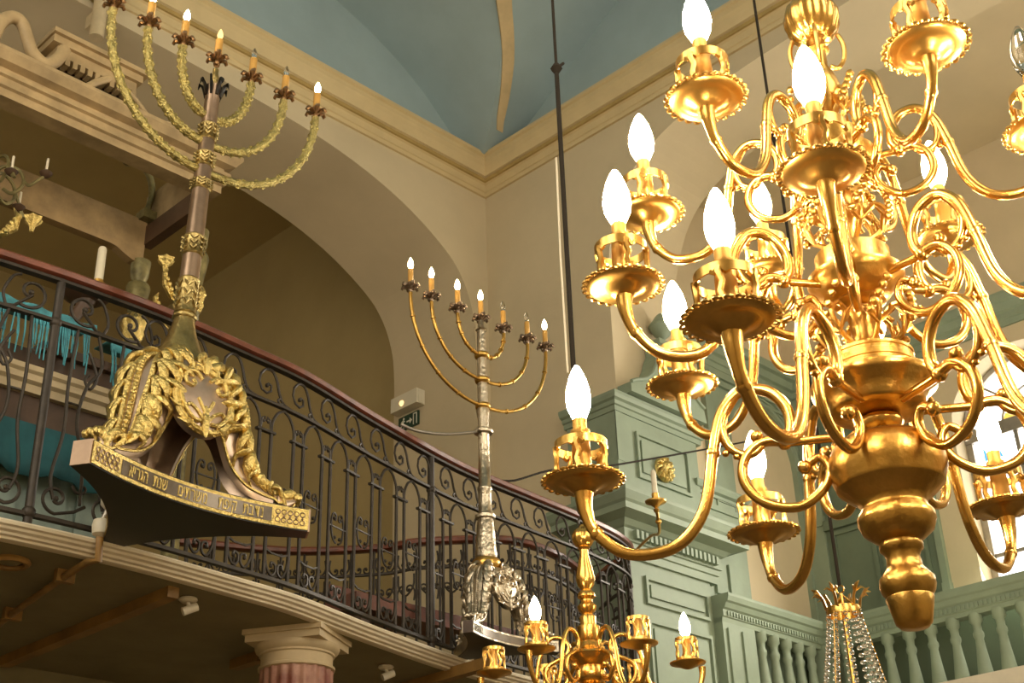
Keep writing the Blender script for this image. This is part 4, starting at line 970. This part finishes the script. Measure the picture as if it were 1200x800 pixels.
pb = MB().box((6.33, 5.17, 3.0), (7.2, 5.6, 5.45)); pier = pb.build('panelled_pier', 'green'); pier['kind'] = S
mb = MB(); frame_panel(mb, 6.52, 7.08, 4.87, 5.20, 5.17); mb.box((6.33, 5.165, 4.95), (6.40, 5.175, 5.33))
mb.build('upper_panel', 'green', pier)
mb = MB(); frame_panel(mb, 6.50, 7.15, 4.02, 4.20, 5.17); mb.build('frieze_panel', 'green', pier)
mb = MB(); frame_panel(mb, 6.50, 7.15, 3.2, 3.92, 5.17); mb.build('lower_panel', 'green', pier)
mold(5.17, 6.33, 7.24, [(-.05, 5.30), (.01, 5.30), (.012, 5.335), (.025, 5.34), (.03, 5.365), (.05, 5.375), (.06, 5.40), (.06, 5.42), (-.05, 5.43)]).build('crown_moulding', 'green', pier)
ent = mold(5.17, 6.33, 7.24, [(-.03, 4.29), (.02, 4.29), (.022, 4.34), (.034, 4.345), (.036, 4.38), (.05, 4.385), (.05, 4.465), (.07, 4.475), (.10, 4.505), (.19, 4.525), (.19, 4.565), (.205, 4.58), (.23, 4.625), (.23, 4.65), (-.03, 4.72)])
E_ = ent.build('trim_6', 'green'); E_['kind'] = S
dn = MB(); x = 6.36
while x < 7.22: dn.box((x, 5.085, 4.40), (x+.024, 5.125, 4.455)); x += .046
y = 5.16
dn.build('dentil_course', 'green', E_)
b2_ = MB().box((7.2, 5.2, 4.2), (7.72, 5.5, 4.95)).box((7.26, 5.185, 4.86), (7.66, 5.2, 4.9)); b2_.box((7.3, 5.18, 4.25), (7.42, 5.2, 4.48)).box((7.46, 5.18, 4.25), (7.6, 5.2, 4.48))
o = b2_.build('panelled_pier', 'green'); o['kind'] = S
mold(5.2, 7.2, 7.72, [(-.05, 4.955), (.01, 4.955), (.015, 4.975), (.04, 4.985), (.055, 5.01), (.055, 5.03), (-.05, 5.035)]).build('crown_moulding', 'green', o)
mb = MB()
for x0, x1 in ((7.28, 7.36), (7.42, 7.64)): frame_panel(mb, x0, x1, 4.87, 4.95, 5.2, .008, .012, .012)
mb.build('small_panel', 'green', o)
# scrolled pediment with an urn
pd = thing('scrolled_pediment', (6.8, 5.19, 5.43), 'green scrolled pediment with plinth on top of the panelled pier', 'pediment')
prof = [(6.40, 5.43), (6.40, 5.50), (6.46, 5.53), (6.55, 5.565), (6.63, 5.63), (6.675, 5.70), (6.70, 5.77), (6.735, 5.83), (6.735, 5.90), (6.95, 5.90), (6.95, 5.84), (6.99, 5.76), (7.05, 5.66), (7.13, 5.58), (7.2, 5.54), (7.22, 5.43)]
MB().prism(prof, .12, lambda u, v, w_: (u-6.8, w_-.12, v-5.43)).build('body', 'green', pd)
sw = MB()
outer = prof[1:9]; path_ = [((u-6.8, -.12, v-5.43), (0, -1, 0)) for u, v in outer]
sw.tube([(u-6.8, -.125, v-5.43) for u, v in smoothpts(outer, 3)], .014, 6).tube([(u-6.8, -.125, v-5.43) for u, v in smoothpts(prof[9:15], 3)], .014, 6)
sw.box((-.085, -.15, .46), (.17, .0, .50)); sw.box((-.05, -.135, .30), (.13, -.12, .43)); sw.build('moulding', 'green', pd)
ur = thing('urn_finial', (6.845, 5.11, 5.93), 'green urn finial on the plinth of the scrolled pediment', 'urn')
MB().lathe([(.05, 0), (.055, .015), (.02, .03), (.018, .05), (.06, .09), (.085, .14), (.085, .17), (.06, .20), (.05, .22), (.03, .245), (.012, .26), (0, .262)], n=24).build('body', 'green', ur)
MB().lathe([(.086, .145), (.094, .155), (.086, .165)], n=24).build('band', 'green', ur)
# bay walls: green panelling, niche, cornice
wl = MB().box((7.72, 5.27, 3.0), (8.7, 5.31, 4.3)); o = wl.build('wall_bay_panelling', 'greendk'); o['kind'] = S
ring = [(7.50, 4.3), (7.50, 6.22), (8.72, 6.22), (8.72, 4.3), (8.62, 4.3), (8.62, 5.5)]
for i in range(1, 16): a = pi*i/16; ring.append((8.19+.43*cos(a), 5.5+.43*sin(a)))
ring += [(7.76, 5.5), (7.76, 4.3)]
o = MB().prism(ring, .05, lambda u, v, w_: (u, 5.255+w_, v)).build('arched_panelling', 'green'); o['kind'] = S
for rr, dd in ((.455, .02), (.50, .012), (.55, .016)):
    MB().tube([(8.19+rr*cos(a_), 5.25, 5.5+rr*sin(a_)) for a_ in [pi*i/20 for i in range(21)]], dd, 6).build('arch_moulding', 'green', o)
gp = [(-.04, 6.08), (.01, 6.08), (.015, 6.12), (.03, 6.125), (.035, 6.17), (.06, 6.18), (.08, 6.23), (.11, 6.24), (.12, 6.28), (.12, 6.30), (-.04, 6.31)]
c_ = MB().sweep(gp, [((7.15, 5.26, 0), (0, -1, 0)), ((8.69, 5.26, 0), (-1, -1, 0)), ((8.69, Y0, 0), (-1, 0, 0))]).build('trim_7', 'green', kind=S)
for z in (6.0, 5.93): MB().box((7.55, 5.23, z), (8.69, 5.26, z+.025)).build('bead', 'green', c_)
# right wall of the bay with window opening
wy0, wy1, wz0, wzs = 2.83, 3.97, 4.22, 5.45
arc = [(wy1, wz0), (wy1, wzs)]+[((wy0+wy1)/2+.57*cos(pi*i/14), wzs+.50*sin(pi*i/14)) for i in range(1, 14)]+[(wy0, wzs), (wy0, wz0)]
MB().prism([(Y0, 3.0), (Y0, 7.7), (5.3, 7.7), (5.3, 3.0), (4.0, 3.0)]+[(wy1, 3.0)]+arc+[(wy0, 3.0)], .3, lambda u, v, w_: (8.7+w_, u, v)).build('wall_bay_right', 'plaster', kind=S)
MB().box((8.7, wy0, 3.0), (9.0, wy1, wz0)).build('sill_wall', 'plaster', kind=S)
for a, b in ((5.27, 5.11), (4.24, 4.19)):
    o = MB().box((8.655, min(a, b), 3.0), (8.70, max(a, b), 6.1)).build('pilaster', 'green'); o['kind'] = S
    MB().box((8.64, min(a, b)-.01, 5.02), (8.70, max(a, b)+.01, 5.10)).box((8.645, min(a, b)-.005, 4.28), (8.70, max(a, b)+.005, 4.36)).build('capital', 'green', o)
o = MB().box((8.675, 4.24, 3.0), (8.70, 5.11, 6.1)).build('wall_bay_boarding', 'greendk'); o['kind'] = S
mb = MB()
for z0, z1 in ((4.28, 4.95), (5.08, 6.0)):
    for y0_, y1_ in ((4.30, 4.66), (4.70, 5.06)):
        for a, b in (((8.655, y0_, z0), (8.675, y1_, z0+.03)), ((8.655, y0_, z1-.03), (8.675, y1_, z1)), ((8.655, y0_, z0+.03), (8.675, y0_+.03, z1-.03)), ((8.655, y1_-.03, z0+.03), (8.675, y1_, z1-.03))): mb.box(a, b)
mb.box((8.64, 4.24, 4.97), (8.675, 5.11, 5.05))
mb.build('panel_moulding', 'greendk', o)
MB().box((8.66, Y0, 3.0), (8.70, 4.19, 4.1)).build('wall_bay_dado', 'greendk', kind=S)
fr = MB(); yc = (wy0+wy1)/2
fr.box((8.86, wy0, wz0), (8.92, wy0+.05, wzs)).box((8.86, wy1-.05, wz0), (8.92, wy1, wzs)).box((8.85, wy0, 5.37), (8.93, wy1, 5.47)).box((8.86, wy0, wz0), (8.92, wy1, wz0+.05))
for i in (1, 2): fr.box((8.87, wy0+1.14*i/3-.015, wz0), (8.91, wy0+1.14*i/3+.015, 5.4))
for z in (4.52, 4.82, 5.12): fr.box((8.87, wy0, z-.014), (8.91, wy1, z+.014))
fr.tube([(8.89, yc+.55*cos(a_), 5.45+.48*sin(a_)) for a_ in [pi*i/16 for i in range(17)]], .03, 6)
for a_ in (pi*.25, pi*.5, pi*.75): fr.tube([(8.89, yc, 5.45), (8.89, yc+.55*cos(a_), 5.45+.48*sin(a_))], .011, 6)
for rr in (.5,): fr.tube([(8.89, yc+.55*rr*cos(a_), 5.45+.48*rr*sin(a_)) for a_ in [pi*i/12 for i in range(13)]], .011, 6)
W1 = fr.build('window_1', 'steel', kind=S)
pn = MB().box((8.895, wy0, wz0), (8.90, wy1, 5.4)); pn.build('glass', 'pane', W1)
hp_ = [(yc+.56*cos(pi*i/14), 5.45+.49*sin(pi*i/14)) for i in range(15)]
MB().prism(hp_, .005, lambda u, v, w_: (8.897+w_, u, v)).build('head_glass', 'pane', W1)
MB().prism([(yc+.08, 5.47), (yc+.27, 5.47), (yc+.2, 5.62)], .004, lambda u, v, w_: (8.888+w_, u, v)).prism([(yc-.16, 5.48), (yc-.02, 5.48), (yc-.02, 5.66), (yc-.12, 5.64)], .004, lambda u, v, w_: (8.888+w_, u, v)).build('yellow_glass', 'paneyellow', W1, label='yellow stained glass')
MB().prism([(yc+.32, 5.22), (yc+.46, 5.22), (yc+.46, 5.34), (yc+.36, 5.34)], .004, lambda u, v, w_: (8.888+w_, u, v)).build('blue_glass', 'paneblue', W1, label='blue stained glass')
# balustrade of the bay
bb = (7.3, 5.13, 3.2)
bl = thing('balustrade', bb, 'pale green wooden balustrade with turned balusters and moulded top rail below the tall window', 'balustrade')
tp = [(-.07, 4.02), (.03, 4.02), (.035, 4.05), (.045, 4.055), (.045, 4.10), (.06, 4.11), (.075, 4.14), (.09, 4.15), (.10, 4.18), (.10, 4.20), (-.07, 4.205)]
MB().sweep(tp, [((7.2, 5.13, 0), (0, -1, 0)), ((8.42, 5.13, 0), (-1, -1, 0)), ((8.42, Y0, 0), (-1, 0, 0))]).build('top_rail', 'green', bl, off=bb)
dn = MB(); x = 7.24
while x < 8.3: dn.box((x, 5.075, 4.062), (x+.016, 5.09, 4.092)); x += .032
dn.build('dentil_course', 'green', bl, off=bb); dn = MB(); y = 5.0
while y > 1.5: dn.box((8.365, y, 4.062), (8.38, y+.016, 4.092)); y -= .032
dn.build('dentil_course', 'green', bl, off=bb)
MB().sweep([(-.06, 3.2), (.06, 3.2), (.06, 3.3), (-.06, 3.3)], [((7.2, 5.13, 0), (0, -1, 0)), ((8.42, 5.13, 0), (-1, -1, 0)), ((8.42, Y0, 0), (-1, 0, 0))]).build('bottom_rail', 'green', bl, off=bb)
bp_ = [(.045, 3.3), (.045, 3.36), (.03, 3.38), (.05, 3.44), (.062, 3.50), (.06, 3.56), (.045, 3.68), (.032, 3.80), (.027, 3.86), (.036, 3.88), (.036, 3.90), (.027, 3.92), (.030, 3.96), (.045, 3.975), (.045, 4.03)]
def balu(x, y): return MB().lathe([(r, z) for r, z in bp_], c=(x, y, 0), n=16).build('baluster', 'green', bl, off=bb)
for x in (7.66, 7.81, 7.96, 8.11, 8.26): balu(x, 5.13)
for i in range(22): balu(8.42, 4.93-.165*i)
MB().box((7.2, 5.10, 3.2), (7.56, 5.17, 4.05)).box((7.24, 5.085, 3.3), (7.36, 5.1, 3.98)).box((7.40, 5.085, 3.3), (7.52, 5.1, 3.98)).build('panel', 'green', bl, off=bb); MB().box((8.36, 5.07, 3.2), (8.48, 5.19, 4.05)).build('corner_post', 'green', bl, off=bb)
# gilt mask and candle sconce
t = thing('gilt_mask', (6.775, 5.15, 4.985), 'small gilt lion-head ornament on the upper green panel', 'ornament')
mb = MB().ball((0, -.03, 0), .055, 12, (1, .6, 1.1)).ball((0, -.06, -.025), .028, 8, (1, .8, .8)).ball((-.022, -.058, .02), .011, 6).ball((.022, -.058, .02), .011, 6)
for i in range(11):
    a = 2*pi*i/11; mb.tube([(.05*cos(a), -.02, .05*sin(a)), (.075*cos(a+.2), -.025, .08*sin(a+.2)), (.085*cos(a+.45), -.01, .09*sin(a+.45))], [.018, .016, .003], 6)
mb.torus((0, -.06, -.06), .022, .006, 12, 5, axis=(0, 1, .2)); mb.build('head', 'gilt', t)
MB().lathe([(.09, 0), (.085, .012), (0, .014)], axis=(0, -1, 0), n=20).build('backplate', 'gilt', t)
t = thing('candle_sconce', (5.64, 4.36, 4.235), 'brass wall sconce holding one unlit white candle in front of the green panel', 'sconce')
MB().lathe([(.0, -.05), (.012, -.045), (.018, -.03), (.008, -.02), (.03, .0), (.058, .012), (.06, .02), (.03, .014), (.012, .02), (.02, .03), (.02, .065), (0, .065)], n=22).build('drip_pan', 'brassold', t)
MB().lathe([(.0155, .06), (.015, .19), (.009, .205), (0, .206)], n=14).tube([(0, 0, .2), (.003, 0, .215)], .002, 5).build('candle', 'wax', t)
MB().tube(spline([(0, 0, -.03), (.05, .03, -.08), (.16, .12, -.10), (.32, .3, -.03), (.5, .55, 0), (.69, .81, .02)], 5), .009, 8).ball((.05, .03, -.08), .018, 8).build('arm', 'brassold', t)

# ------------------------------------------------------------------ light from the daylit windows and sky
def area(name, loc, to, size, p, colr):
    l = bpy.data.lights.new(name, 'AREA'); l.shape = 'RECTANGLE'; l.size, l.size_y = size; l.energy = p; l.color = colr
    o = bpy.data.objects.new(name, l); COL.objects.link(o); o.location = loc
    o.rotation_euler = (Vector(to)-Vector(loc)).to_track_quat('-Z', 'Y').to_euler()
area('window_daylight', (8.6, 3.4, 4.95), (6.6, 2.8, 3.9), (1.0, 1.4), 130, (1, .92, .78))
